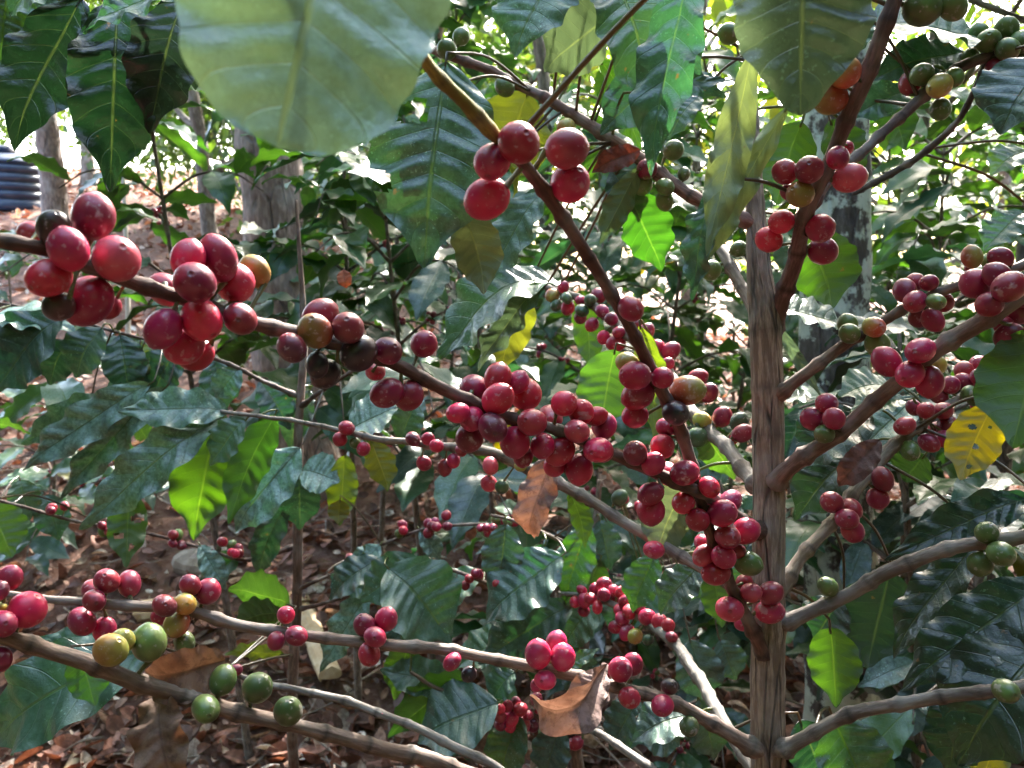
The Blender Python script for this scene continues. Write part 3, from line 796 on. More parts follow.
L(802, 122, 776, 205, 56, .56, 'md', roll=5, face=-1)
L(830, 120, 850, 190, 40, .58, 'md', roll=15, face=-1)
L(806, 228, 832, 310, 62, .62, 'md', roll=8, face=-1)
L(772, 308, 846, 330, 22, .56, 'gy', roll=-45)
L(778, 325, 822, 398, 11, .56, 'gy', roll=60)
L(1050, 55, 1000, 135, 66, .46, 'dk', roll=10)
L(1052, 325, 1012, 448, 88, .40, 'md', roll=10, face=-1, dust=.2, label='large plain green leaf at the right edge')
L(994, 402, 961, 480, 46, .5, 'ye', roll=15, face=-1, dust=0, holes=[(-.3, .35, .14, .03), (.1, .55, .12, .03), (0.25, .8, .16, .035), (.3, .28, .1, .02)], label='yellow leaf with dark eaten holes', nv=60, nu=26)
L(1024, 212, 984, 252, 28, .6, 'bl', roll=25)
L(870, 30, 988, 42, 44, .52, 'bl', roll=-35)
L(965, 52, 868, 82, 34, .53, 'dk', roll=-30)
L(908, 92, 848, 118, 28, .54, 'bl', roll=-30)
L(880, 92, 905, 150, 34, .56, 'md', roll=0, face=-1)
L(860, 20, 840, 60, 36, .50, 'bl', roll=20)
L(1030, 150, 990, 175, 24, .6, 'br', dust=.7, roll=20)
L(540, 470, 523, 508, 16, .62, 'md', roll=10)
L(690, 480, 655, 560, 46, .56, 'gy', roll=5, face=-1)
L(700, 430, 735, 480, 34, .6, 'br', dust=.7, roll=-20, face=-1)
L(615, 350, 600, 430, 56, .66, 'br', dust=.7, roll=10, face=-1)
L(640, 325, 655, 440, 30, .66, 'ol', roll=10, face=-1)
L(580, 290, 590, 370, 30, .86, 'md', roll=15, face=-1)
L(700, 565, 660, 615, 36, .6, 'dk', roll=10)
L(712, 575, 722, 628, 30, .62, 'md', roll=10, face=-1)
L(655, 555, 632, 612, 34, .64, 'md', roll=10)
L(570, 492, 585, 548, 20, .66, 'br', dust=.7, roll=20, face=-1)
L(870, 412, 798, 470, 52, .60, (.006, .019, .010), roll=15, dust=.55)  # near-black tint on the lower-right leaves paints in their shade
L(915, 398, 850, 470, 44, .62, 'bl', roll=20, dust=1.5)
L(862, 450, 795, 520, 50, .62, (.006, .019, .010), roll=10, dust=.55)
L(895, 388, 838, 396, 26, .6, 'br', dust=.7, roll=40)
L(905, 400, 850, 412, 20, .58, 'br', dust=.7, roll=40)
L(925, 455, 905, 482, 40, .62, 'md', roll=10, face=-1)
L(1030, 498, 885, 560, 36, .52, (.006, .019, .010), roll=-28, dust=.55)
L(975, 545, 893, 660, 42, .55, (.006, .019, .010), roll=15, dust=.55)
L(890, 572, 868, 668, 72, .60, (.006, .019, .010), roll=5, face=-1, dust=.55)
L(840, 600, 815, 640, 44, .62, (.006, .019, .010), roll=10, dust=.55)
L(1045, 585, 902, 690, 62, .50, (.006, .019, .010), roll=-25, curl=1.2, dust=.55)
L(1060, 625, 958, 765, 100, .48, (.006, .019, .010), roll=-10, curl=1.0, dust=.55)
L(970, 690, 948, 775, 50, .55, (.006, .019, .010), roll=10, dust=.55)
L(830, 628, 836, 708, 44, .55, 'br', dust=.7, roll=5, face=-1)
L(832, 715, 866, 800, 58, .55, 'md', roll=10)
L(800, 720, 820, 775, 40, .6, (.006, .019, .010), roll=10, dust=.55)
L(1002, 722, 980, 790, 34, .58, 'ye', roll=10, face=-1, dust=0, label='yellow leaf near the lower right corner')
L(560, 672, 600, 648, 14, .55, 'md', roll=30)
L(700, 712, 632, 742, 40, .62, 'dk', roll=20)
L(400, 440, 418, 400, 30, .8, 'bl', roll=20)
L(350, 432, 398, 408, 36, .78, 'bl', roll=-25, dust=1.5)
L(370, 440, 388, 492, 28, .75, 'ol', roll=10, face=-1)
L(228, 412, 118, 412, 34, .84, 'bl', roll=-20, td=.8, dust=1.5, label='light bluish leaf pointing left')
L(222, 418, 80, 530, 40, .84, 'bl', roll=-20, td=.8, dust=1.5)
L(218, 412, 194, 540, 62, .85, 'br', roll=8, face=-1, dust=.2)
L(275, 415, 228, 525, 36, .83, 'br', roll=15, face=-1, dust=.2)
L(246, 420, 210, 466, 28, .82, 'bl', roll=15)

# ---- lower left branch pair: a shrub whose stem stands below the picture
gn = G(560, 0.75)
low = Shrub('coffee shrub with two grey-brown branches crossing low at the left, green and half ripe cherries', gn)
low.branch([(gn[0], gn[1], gn[2] - 0.02, .012), (gn[0] - .02, gn[1] - .05, .35, .011), (*P(560, 860, .55), .009)], name='stem', mat=M_STEM, tint=(0.2, 0.16, 0.13), seg=16, world=True)
low.branch([(560, 860, .55, 20), (520, 800, .50, 17), (450, 768, .47, 15), (400, 752, .45, 15), (345, 737, .43, 15), (290, 725, .41, 14), (240, 714, .40, 15), (190, 700, .385, 16), (140, 682, .37, 17), (90, 660, .355, 17), (40, 646, .345, 16), (0, 637, .335, 15), (-70, 620, .32, 14)], tint=(0.2, 0.14, 0.11))
low.branch([(560, 860, .55, 10), (510, 778, .56, 9), (450, 745, .57, 9), (400, 722, .58, 8), (345, 700, .59, 8), (300, 690, .60, 7), (255, 682, .61, 6), (225, 672, .62, 5)], tint=(0.19, 0.17, 0.155))
low.add_berries([(105, 160, 66, 'r'), (10, 215, 52, 'r'), (0, 350, 45, 'd'), (38, 38, 45, 'r'), (-8, 88, 34, 'r'), (6, 155, 20, 'y', 'b'), (425, 315, 60, 'y'), (470, 280, 46, 'y', 'b'), (572, 285, 64, 'g')], 0, 568, K, 1)
low.add_berries([(88, 430, 50, 'g'), (220, 460, 56, 'g'), (22, 540, 54, 'g'), (338, 550, 52, 'g')], 200, 568, K, 1)
low.add_berries([(140, 392, 22, 'd'), (700, 560, 3, 'd')], 200, 568, K, 2)
low.finish_berries(100)
L = low.leaf
L(160, 640, -10, 745, 62, .55, 'bl', roll=-25, curl=.9, dust=1.0)
L(150, 660, 30, 640, 30, .56, 'bl', roll=-35)
L(75, 655, 95, 706, 36, .5, 'md', roll=10, face=-1)
L(290, 605, 228, 590, 34, .75, 'br', dust=.7, roll=10, face=-1)
L(285, 612, 232, 628, 26, .75, 'md', roll=20, face=-1)
L(285, 655, 225, 655, 14, .7, 'ol', roll=30, face=-1)

# ---- top-left hanging leaves
gh = G(-260, 0.6)
hang = Shrub('coffee shrub with broad dark leaves hanging down over the top left corner', gh)
hang.branch([(gh[0], gh[1], gh[2] - .02, .016), (gh[0], gh[1], 0.9, .013), (*P(-240, -60, .55), .010), (*P(-230, -300, .55), .008)], name='stem', mat=M_STEM, tint=(0.2, 0.16, 0.13), seg=16, world=True)
hang.branch([(-240, -60, .55, 10), (-100, -30, .50, 8), (0, -14, .47, 7), (100, -10, .45, 6), (190, -14, .43, 5), (250, -20, .42, 4)], tint=(0.12, 0.08, 0.06))
L = hang.leaf
L(82, -2, 14, 152, 66, .45, (.005, .013, .009), roll=14, dust=.2, fold=.25, curl=.5)  # near-black tints stand in for the shaded backs of these leaves
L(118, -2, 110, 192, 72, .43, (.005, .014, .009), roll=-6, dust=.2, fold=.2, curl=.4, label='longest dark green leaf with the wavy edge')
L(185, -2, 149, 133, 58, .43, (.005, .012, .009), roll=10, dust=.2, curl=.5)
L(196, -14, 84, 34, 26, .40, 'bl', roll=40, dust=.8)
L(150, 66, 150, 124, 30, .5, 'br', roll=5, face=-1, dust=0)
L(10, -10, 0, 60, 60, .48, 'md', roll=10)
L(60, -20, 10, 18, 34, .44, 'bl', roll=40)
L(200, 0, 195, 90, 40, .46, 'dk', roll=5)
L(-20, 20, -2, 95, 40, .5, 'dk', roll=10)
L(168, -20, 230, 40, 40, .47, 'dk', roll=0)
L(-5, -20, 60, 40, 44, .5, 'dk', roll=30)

# ---- the slim shrub at left
ga = G(297, 1.30)
slim = Shrub('slim young coffee shrub with one thin brown stem left of centre', ga)
slim.branch([(ga[0], ga[1], ga[2] - .02, .0085), (*P(294, 768, 1.2), .0078), (*P(297, 600, 1.15), .0072), (*P(298, 500, 1.12), .0068), (*P(299, 420, 1.1), .006), (*P(304, 340, 1.1), .005), (*P(300, 260, 1.1), .003), (*P(296, 200, 1.1), .002)], name='stem', tint=(0.16, 0.1, 0.075), seg=12, world=True, node=40)
slim.branch([(299, 408, 1.1, 5), (330, 385, 1.05, 4), (370, 362, 1.0, 3), (400, 350, .98, 3)], tint=(.1, .06, .05))
slim.branch([(300, 398, 1.1, 5), (265, 382, 1.08, 4), (225, 362, 1.05, 4), (170, 345, 1.02, 3), (110, 330, 1.0, 3), (50, 312, 1.0, 3), (-20, 300, 1.0, 3)], tint=(.1, .06, .05))
slim.branch([(297, 590, 1.15, 4), (330, 575, 1.1, 3), (350, 560, 1.05, 3), (420, 530, 1.0, 3), (470, 525, .98, 3), (540, 523, .98, 2)], tint=(.09, .05, .04))
slim.branch([(297, 545, 1.15, 5), (250, 560, 1.1, 4), (200, 547, 1.08, 3), (140, 532, 1.05, 3), (70, 520, 1.05, 3), (0, 500, 1.05, 3)], tint=(.09, .05, .04))
slim.branch([(298, 610, 1.15, 4), (335, 600, 1.1, 3), (370, 590, 1.07, 3)], tint=(.09, .05, .04))
L = slim.leaf
for a in [(300, 448, 236, 532, 46, 1.0, 'bl', -15), (302, 470, 340, 482, 38, 1.0, 'bl', 20), (300, 468, 300, 530, 38, 1.02, 'dk', 5), (288, 500, 258, 578, 27, 1.02, 'dk', 10),
          (150, 384, 24, 470, 32, .97, 'bl', -30), (125, 398, 22, 445, 28, 1.0, 'bl', -35), (150, 372, 100, 420, 30, 1.02, 'bl', -25), (165, 388, 60, 500, 28, .99, 'bl', -20),
          (62, 318, -5, 392, 48, .95, 'dk', 15), (-5, 315, 74, 332, 26, .97, 'bl', -45), (102, 328, 76, 378, 36, .96, 'dk', 20), (120, 335, 130, 395, 38, 1.0, 'dk', 10), (70, 340, 50, 385, 34, 1.0, 'dk', 20), (140, 340, 160, 400, 34, 1.04, 'ol', 5),
          (180, 350, 150, 400, 36, 1.02, 'dk', 10), (215, 360, 225, 410, 36, 1.08, 'dk', 10), (240, 368, 215, 400, 26, 1.06, 'bl', -30), (260, 380, 290, 430, 30, 1.1, 'dk', 10), (310, 390, 290, 450, 28, 1.12, 'dk', 10),
          (375, 590, 320, 672, 26, 1.0, 'bl', 10), (330, 575, 380, 600, 20, 1.0, 'md', 30), (200, 545, 225, 590, 22, 1.08, 'bl', 15), (240, 555, 200, 590, 24, 1.1, 'md', 20), (380, 545, 355, 580, 24, 1.02, 'bl', 10), (420, 530, 440, 560, 18, 1.0, 'bl', 10), (365, 550, 380, 590, 22, 1.02, 'ol', 10)]:
    L(a[0], a[1], a[2], a[3], a[4], a[5], a[6], roll=a[7], dust=1.7 if a[6] == 'bl' else .8)
L(345, 455, 340, 526, 29, 1.0, 'ol', roll=5, face=-1, dust=0)
L(340, 500, 338, 524, 20, .99, 'ye', roll=5, face=-1, dust=0)
L(130, 490, 126, 568, 34, 1.0, 'br', dust=.7, roll=5, face=-1, holes=[(.5, .4, .3, .05), (-.4, .6, .25, .04), (.3, .75, .2, .04)])
L(92, 425, 118, 462, 30, 1.02, 'br', dust=.7, roll=5, face=-1)
L(128, 420, 148, 440, 22, 1.02, 'br', dust=.7, roll=5, face=-1)
L(-14, 505, 12, 558, 42, .8, 'br', dust=.7, roll=5, face=-1)
L(-20, 428, 30, 434, 10, 1.0, 'br', dust=.7, roll=40, face=-1)
L(20, 480, 30, 520, 28, 1.1, 'bl', roll=15)
L(45, 495, 60, 540, 30, 1.12, 'bl', roll=15)
for cx, cy, n_, pth in ((62, 514, 3, 4), (108, 524, 7, 4), (178, 542, 4, 4), (232, 545, 9, 4), (437, 524, 8, 3), (487, 524, 7, 3), (408, 530, 4, 3), (352, 560, 4, 3), (505, 527, 4, 3), (340, 582, 5, 5), (362, 592, 4, 5)):
    for q in range(n_):
        slim.add_berries([(cx + rng.uniform(-11, 11), cy + rng.uniform(-9, 9), rng.uniform(4.2, 5.2), rng.choice('rddrg'))], path=pth)
for q in range(5):
    slim.add_berries([(150 + q * 9 + rng.uniform(-3, 3), 363 + rng.uniform(-4, 6), 4, 'g')], path=2)
slim.finish_berries(100, seg=14)

# ---- centre shrub, behind the low branches
gc = G(600, 1.15)
cen = Shrub('low leafy coffee shrub with teal leaves behind the lowest crossing branch, centre', gc)
cen.branch([(gc[0], gc[1], gc[2] - .02, .010), (*P(590, 860, 1.05), .009), (*P(575, 740, 1.0), .008), (*P(585, 640, 1.0), .006), (*P(592, 560, 1.0), .005), (*P(600, 480, 1.0), .003)], name='stem', tint=(0.16, 0.11, 0.08), seg=12, world=True, node=40)
cen.branch([(578, 735, 1.0, 6), (540, 718, .95, 5), (500, 705, .9, 5), (440, 690, .88, 4), (410, 672, .88, 3)])
cen.branch([(578, 720, 1.0, 6), (610, 732, .97, 5), (650, 720, .95, 4), (700, 700, .95, 3)])
cen.branch([(585, 640, 1.0, 5), (540, 610, .93, 4), (480, 580, .9, 4), (420, 560, .9, 3), (385, 555, .9, 3)])
cen.branch([(592, 560, 1.0, 5), (560, 540, .95, 4), (510, 520, .93, 3), (490, 515, .93, 3)])
cen.branch([(588, 600, 1.0, 5), (640, 575, .97, 4), (700, 560, .95, 3), (740, 560, .95, 3)])
L = cen.leaf
for a in [(388, 568, 452, 642, 74, .86, 'bl', 5), (420, 560, 360, 602, 40, .88, 'bl', -20), (562, 556, 486, 622, 56, .88, 'bl', 15), (572, 606, 478, 664, 46, .9, 'bl', -15), (506, 524, 500, 588, 38, .9, 'dk', 5),
          (588, 524, 565, 604, 36, .9, 'md', 10), (545, 545, 530, 600, 34, .92, 'bl', 10), (480, 570, 440, 610, 30, .93, 'md', 20), (498, 703, 418, 742, 60, .86, 'bl', 5), (515, 672, 490, 702, 26, .88, 'bl', 20), (455, 690, 380, 670, 34, .9, 'bl', -15),
          (440, 690, 470, 760, 44, .9, 'dk', 10), (520, 715, 500, 780, 36, .92, 'md', 10), (560, 725, 545, 780, 34, .95, 'dk', 10), (600, 600, 560, 650, 36, .95, 'md', 10), (640, 700, 610, 750, 34, .93, 'dk', 15), (690, 640, 705, 700, 40, .9, 'dk', 10), (720, 640, 735, 680, 30, .9, 'dk', 5),
          (700, 560, 690, 600, 36, .92, 'md', 20), (660, 572, 640, 620, 34, .94, 'bl', 15), (625, 580, 610, 630, 26, .94, 'bl', 15), (640, 720, 680, 745, 40, .9, 'dk', 25), (700, 700, 715, 760, 34, .93, 'dk', 10), (380, 558, 330, 600, 28, .92, 'dk', 10), (540, 610, 510, 660, 34, .95, 'dk', 10), (570, 650, 590, 700, 36, .96, 'dk', 10),
          (745, 560, 735, 605, 30, .93, 'md', 10), (600, 520, 610, 570, 30, .98, 'dk', 10), (520, 640, 455, 668, 34, .97, 'md', 20), (385, 600, 410, 660, 30, .96, 'dk', 10)]:
    L(a[0], a[1], a[2], a[3], a[4], a[5], a[6], roll=a[7])
L(470, 676, 388, 738, 36, .88, 'br', roll=15, face=-1, dust=0)
L(410, 640, 395, 700, 30, .9, 'br', roll=5, face=-1, dust=0)
L(600, 560, 585, 600, 30, .97, 'br', dust=.7, roll=5, face=-1)
for (x, y, r, c) in [(380, 540, 24, 'r'), (410, 530, 24, 'r'), (385, 570, 24, 'r'), (425, 580, 28, 'r'), (463, 543, 28, 'r'), (385, 605, 22, 'd'), (425, 612, 24, 'r'), (475, 600, 26, 'r'), (510, 603, 26, 'r'), (445, 515, 18, 'r'), (492, 565, 20, 'r'), (525, 505, 22, 'r'), (565, 540, 24, 'r'), (535, 540, 20, 'r'), (580, 665, 26, 'd'), (560, 630, 28, 'G'), (675, 672, 26, 'd'), (625, 680, 30, 'G'), (440, 705, 25, 'G'), (610, 635, 24, 'r'), (590, 560, 20, 'r')]:
    cen.add_berries([(x, y, r, c)], 400, 568, K, 1 if x < 600 else 2)
for q in range(11):
    cen.add_berries([(470 + rng.uniform(-20, 34), 580 + rng.uniform(-7, 9), 4.6, rng.choice('rd'))], path=3)
for q in range(12):
    cen.add_berries([(640 + rng.uniform(-22, 24), 505 + rng.uniform(-8, 8), 4.4, rng.choice('rd'))], path=5)
cen.finish_berries(100, seg=14)

# ------------------------------------------------------------------ generated coffee shrubs further back
def gen_shrub(px, d, H, seed, label, br=0.45, dens=1.0, fruit=3, pal=('dk', 'md', 'bl', 'md', 'br'), spread=1.0):
    rs = random.Random(seed)
    g = G(px, d)
    root = thing('coffee_shrub', label, 'shrub', g, 'coffee shrubs growing behind the main one')
    lean = np.array([rs.uniform(-.12, .12), rs.uniform(-.1, .1)])
    sp = [g + np.array([lean[0] * t * H, lean[1] * t * H, t * H - 0.03 * (t == 0)]) for t in np.linspace(0, 1, 6)]
    S = catmull(sp, 8)
    mb = MB(); tube(mb, S, np.linspace(.011, .003, len(S)), (.17, .13, .10), seg=8, ridges=.05, seed=seed)
    mb.build('stem', M_STEM, root)
    fol = MB()
    a0 = rs.uniform(0, 3.14)
    zz = H * (0.22 if px > 460 or H < 1.2 else (0.56 if d < 3.4 else .35))
    cl = 0
    while zz < H:
        t = zz / H
        base = np.array([np.interp(t, np.linspace(0, 1, len(S)), S[:, i]) for i in range(3)])
        a0 += math.pi / 2 + rs.uniform(-.3, .3)
        for sgn in (0, math.pi):
            if rs.random() < 0.12:
                continue
            Lb = br * spread * (1.05 - 0.65 * max(0, t - .45) / .55) * rs.uniform(.7, 1.15)
            az = a0 + sgn + rs.uniform(-.2, .2)
            dr = np.array([math.cos(az), math.sin(az), 0])
            up = 0.55 * t
            pts = [base, base + dr * Lb * .35 + [0, 0, Lb * (.12 + up * .3)], base + dr * Lb * .7 + [0, 0, Lb * (.10 + up * .4)], base + dr * Lb + [0, 0, Lb * (-.08 + up * .4)]]
            W = catmull(pts, 6)
            bm_ = MB(); tube(bm_, W, np.linspace(.004, .0014, len(W)), (.10, .07, .05), seg=6, seed=seed)
            bm_.build('branch', M_TWIG, root)
            q = rs.uniform(.15, .3)
            side = norm(np.cross(dr, [0, 0, 1]))
            nodes = []
            while q <= 1.0:
                c = np.array([np.interp(q, np.linspace(0, 1, len(W)), W[:, i]) for i in range(3)])
                nodes.append(c)
                for sg in (-1, 1):
                    if rs.random() > (0.92 if d < 1.7 else .7) * dens:
                        continue
                    LL = rs.uniform(.085, .145) * (1.0 if d < 1.7 else 1.35)
                    dv = norm(side * sg * rs.uniform(.7, 1.1) + dr * rs.uniform(.2, .9) + np.array([0, 0, rs.uniform(-1.1, .25)]))
                    nn = norm(np.array([0, 0, 1.0]) + dr * rs.uniform(-.2, .5) + np.array([rs.uniform(-.4, .4), rs.uniform(-.4, .4), 0]))
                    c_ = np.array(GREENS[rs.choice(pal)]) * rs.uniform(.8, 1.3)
                    if rs.random() < .012:
                        c_ = np.array(GREENS['ye'])
                    put_leaf(fol, c, c + dv * LL, LL * rs.uniform(.38, .46), nn, c_, dust=rs.uniform(.2, 1.3), nv=16, nu=6, curl=rs.uniform(.3, 1.3), fold=rs.uniform(.15, .5), corr=.006, wave=.03, ph=rs.uniform(0, 6))
                q += rs.uniform(.13, .2) * (.4 / max(.2, Lb)) ** .5
            if cl < fruit * 3 and rs.random() < fruit / 5 and len(nodes) > 1:
                for c in nodes[:2]:
                    cl += 1
                    cm = MB()
                    for _ in range(rs.randint(5, 11)):
                        v = norm([rs.gauss(0, 1) for _ in range(3)])
                        berry(cm, c + v * rs.uniform(.007, .014), rs.uniform(.0052, .0068), v, rs.choice('rrrddrgG'), seg=9, rings=6, seed=rs.randint(0, 9999))
                    cm.build('cherry_cluster', M_BERRY, root, origin=c)
        zz += rs.uniform(.075, .115)
    if fol.n:
        fol.build('foliage', M_LEAF, root)
    return root

SHR = [
 (225, 1.9, 1.85, 'bushy coffee shrub with dark stem behind the upper left fruit cluster', .42, 1.0, 1),
 (345, 2.1, 1.7, 'coffee shrub filling the gap right of the thin brown stem, bright lower leaves', .45, 1.0, 1),
 (440, 1.7, 1.45, 'coffee shrub below the big speckled leaf, mixed teal and lime leaves', .42, 1.0, 2),
 (545, 1.9, 1.55, 'coffee shrub behind the middle fruit clusters with drooping leaves', .42, 1.0, 3),
 (640, 2.3, 1.75, 'sunlit yellow-green coffee shrub just left of the grey stem', .45, .9, 2),
 (700, 1.6, 0.85, 'short coffee shrub at the foot of the grey stem', .3, 1.0, 2),
 (30, 2.9, .6, 'small coffee shrub on the brown slope at left', .35, .9, 2),
 (955, 1.3, 1.0, 'dark shaded coffee shrub by the lichen trunk', .35, 1.0, 1),
 (1000, 1.1, 1.15, 'darkest coffee shrub cut by the right edge, lower half', .38, 1.0, 0),
 (960, 1.9, 1.5, 'coffee shrub behind the right-hand cherry branches', .45, 1.0, 2),
 (1080, 1.9, 1.7, 'coffee shrub partly outside the right edge, upper half', .45, 1.0, 1),
 (820, 2.4, 1.3, 'coffee shrub seen between the grey stem and the lichen trunk', .4, .9, 2),
 (600, 3.4, 1.7, 'mid-distance coffee shrub with fruit behind the central branches', .5, .9, 3),
 (470, 4.6, 1.8, 'far coffee shrub in the middle of the plot', .55, .8, 0),
 (740, 4.2, 1.8, 'far coffee shrub just behind the grey stem', .55, .8, 0),
 (900, 4.0, 1.8, 'far coffee shrub right of the lichen trunk', .55, .8, 0),
 (370, 2.7, 2.1, 'tall coffee shrub whose top shows right of the reddish trunk', .5, 1.0, 1),
 (495, 2.9, 2.1, 'tall sparse coffee shrub seen through the gap under the upper brown branch', .5, .9, 1),
 (345, 4.2, 1.6, 'coffee shrub standing before the ridge, low between the trunks', .6, 1.0, 0),
 (440, 3.8, 1.7, 'broad coffee shrub behind the big speckled leaf tip', .6, 1.0, 0),
 (540, 4.3, 1.8, 'coffee shrub in the third row behind the upper small cherries', .6, 1.0, 0),
 (655, 3.9, 1.75, 'broad coffee shrub two rows behind the grey stem', .6, 1.0, 0),
 (800, 3.4, 1.6, 'bright coffee shrub in the gap right of the grey stem', .55, 1.0, 0),
 (905, 3.1, 1.9, 'sunlit coffee shrub two rows behind the right-hand branches', .6, 1.0, 0),
 (1010, 3.3, 2.0, 'sunlit coffee shrub in the third row at the right edge', .6, 1.0, 0),
 (725, 3.0, 1.5, 'sunlit coffee shrub low behind the foot of the steep brown branch', .55, 1.0, 0),
 (10, 4.6, .9, 'rounded low green shrub in front of the blue tank', .4, 1.0, 0),
]
for i, (px, d, H, lab, br, dn, fr) in enumerate(SHR):
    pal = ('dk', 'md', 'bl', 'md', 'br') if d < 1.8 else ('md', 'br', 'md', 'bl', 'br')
    if px > 880 and d < 1.5: pal = ('dk', 'dk', 'md')  # darker leaf palette paints the deep shade at lower right
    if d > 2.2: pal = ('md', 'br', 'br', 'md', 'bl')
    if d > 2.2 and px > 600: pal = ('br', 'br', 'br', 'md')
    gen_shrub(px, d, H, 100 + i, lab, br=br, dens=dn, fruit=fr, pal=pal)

# ------------------------------------------------------------------ trees
def small_leaves(mb, C, N_, spread, size, tints, rs, flat=.7):
    """N_ small pointed leaves scattered about centre points C (array)"""
    C = np.asarray(C)
    idx = rs.randint(0, len(C), N_)
    c = C[idx] + rs.normal(0, 1, (N_, 3)) * np.array([spread, spread, spread * flat])
    L_ = size * rs.uniform(.6, 1.3, N_)[:, None]
    y = rs.normal(0, 1, (N_, 3)); y[:, 2] -= .5
    y /= np.linalg.norm(y, axis=1)[:, None]
    n0 = rs.normal(0, .6, (N_, 3)) + np.array([0, 0, 1.0])
    x = np.cross(y, n0); x /= np.linalg.norm(x, axis=1)[:, None] + 1e-9
    z = np.cross(x, y)
    W = L_ * .24
    v = np.stack([c, c + y * L_ * .4 + x * W + z * L_ * .04, c + y * L_, c + y * L_ * .4 - x * W + z * L_ * .04, c + y * L_ * .5 - z * L_ * .06], 1).reshape(-1, 3)
    b = (np.arange(N_) * 5)[:, None]
    f = np.stack([b + [0, 4, 1], b + [1, 4, 2], b + [2, 4, 3], b + [3, 4, 0]], 1).reshape(-1, 3)
    T = np.array(tints)[rs.randint(0, len(tints), N_)] * rs.uniform(.7, 1.35, (N_, 1))
    mb.add(v, f.tolist(), np.repeat(T, 5, axis=0))

def tree(base, H, r, seed, label, name='shade_tree', crown_r=2.2, nleaf=9000, size=.09, first=.45, limbs=7, tints=((.05, .11, .02), (.09, .16, .03), (.04, .09, .02)), mat=None, lean=(0, 0), group=None, subs=4, tint=(.14, .11, .09)):
    rs = np.random.RandomState(seed)
    base = np.asarray(base, float)
    root = thing(name, label, 'tree', base, group)
    n = 7
    pts = [base + np.array([lean[0] * t * H + rs.uniform(-.02, .02) * H * t, lean[1] * t * H + rs.uniform(-.02, .02) * H * t, t * H * .9 - (.1 if t == 0 else 0)]) for t in np.linspace(0, 1, n)]
    W = catmull(pts, 12)
    rad = r * (1 - .75 * np.linspace(0, 1, len(W))) * (1 + .5 * np.exp(-np.linspace(0, 1, len(W)) * 30))
    mb = MB(); tube(mb, W, rad, tint, seg=20, ridges=.035, rough=.02, seed=seed)
    mb.build('trunk', mat or M_TREE, root)
    ends = []
    for k in range(limbs):
        t = first + (1 - first) * (k + .3) / limbs
        i = int(t * (len(W) - 1)); b = W[i]
        az = k * 2.4 + rs.uniform(-.4, .4)
        dr = np.array([math.cos(az), math.sin(az), rs.uniform(.25, .9)])
        Lb = crown_r * rs.uniform(.7, 1.1)
        lp = [b, b + dr * Lb * .35 + rs.normal(0, .06, 3) * Lb, b + dr * Lb * .7 + rs.normal(0, .08, 3) * Lb, b + dr * Lb + rs.normal(0, .1, 3) * Lb]
        LW = catmull(lp, 7)
        mb = MB(); tube(mb, LW, np.linspace(rad[i] * .6, rad[i] * .12, len(LW)), tint, seg=8, ridges=.05, seed=seed + k)
        for s in range(subs):
            j = int(len(LW) * rs.uniform(.3, .95)); j = min(j, len(LW) - 1)
            q = norm(dr + rs.normal(0, .8, 3)); e = LW[j] + q * Lb * rs.uniform(.2, .5)
            mid = (LW[j] + e) / 2 + rs.normal(0, .05, 3) * Lb
            SW = catmull([LW[j], mid, e], 5)
            tube(mb, SW, np.linspace(rad[i] * .22, rad[i] * .05, len(SW)), tint, seg=5, seed=seed)
            ends += [e, mid, e + rs.normal(0, .15, 3) * Lb]
        mb.build('limb', mat or M_TREE, root)
        ends.append(LW[-1])
    cm = MB(); small_leaves(cm, np.array(ends), nleaf, crown_r * .16, size, tints, rs)
    cm.build('crown', M_FAR, root)
    return root

g = G(893, 1.55)
tree(g, 6.5, .076, 3, 'tree trunk patched with pale green lichen, right behind the grey coffee stem', crown_r=2.2, nleaf=6000, size=.10, first=.5, limbs=8, mat=M_LICH, lean=(-.075, .03), tint=(.10, .085, .075))
g = G(64, 7.5)
tree(g, 8, .115, 8, 'brown tree trunk standing beside the blue tank', crown_r=2.6, nleaf=9000, size=.12, first=.42, limbs=8, lean=(-.01, 0), tint=(.17, .12, .10), tints=((.05, .1, .02), (.08, .13, .03)))
g = G(292, 3.6)
tree(g, 8, .16, 12, 'thick reddish brown trunk half hidden by the big pale leaf', crown_r=2.6, nleaf=12000, size=.11, first=.42, limbs=8, lean=(-.03, 0), tint=(.24, .16, .13))
LIM = ((.06, .10, .02), (.09, .13, .025), (.04, .08, .02), (.12, .13, .03))
MID = ((.035, .065, .018), (.055, .09, .02), (.045, .075, .018))
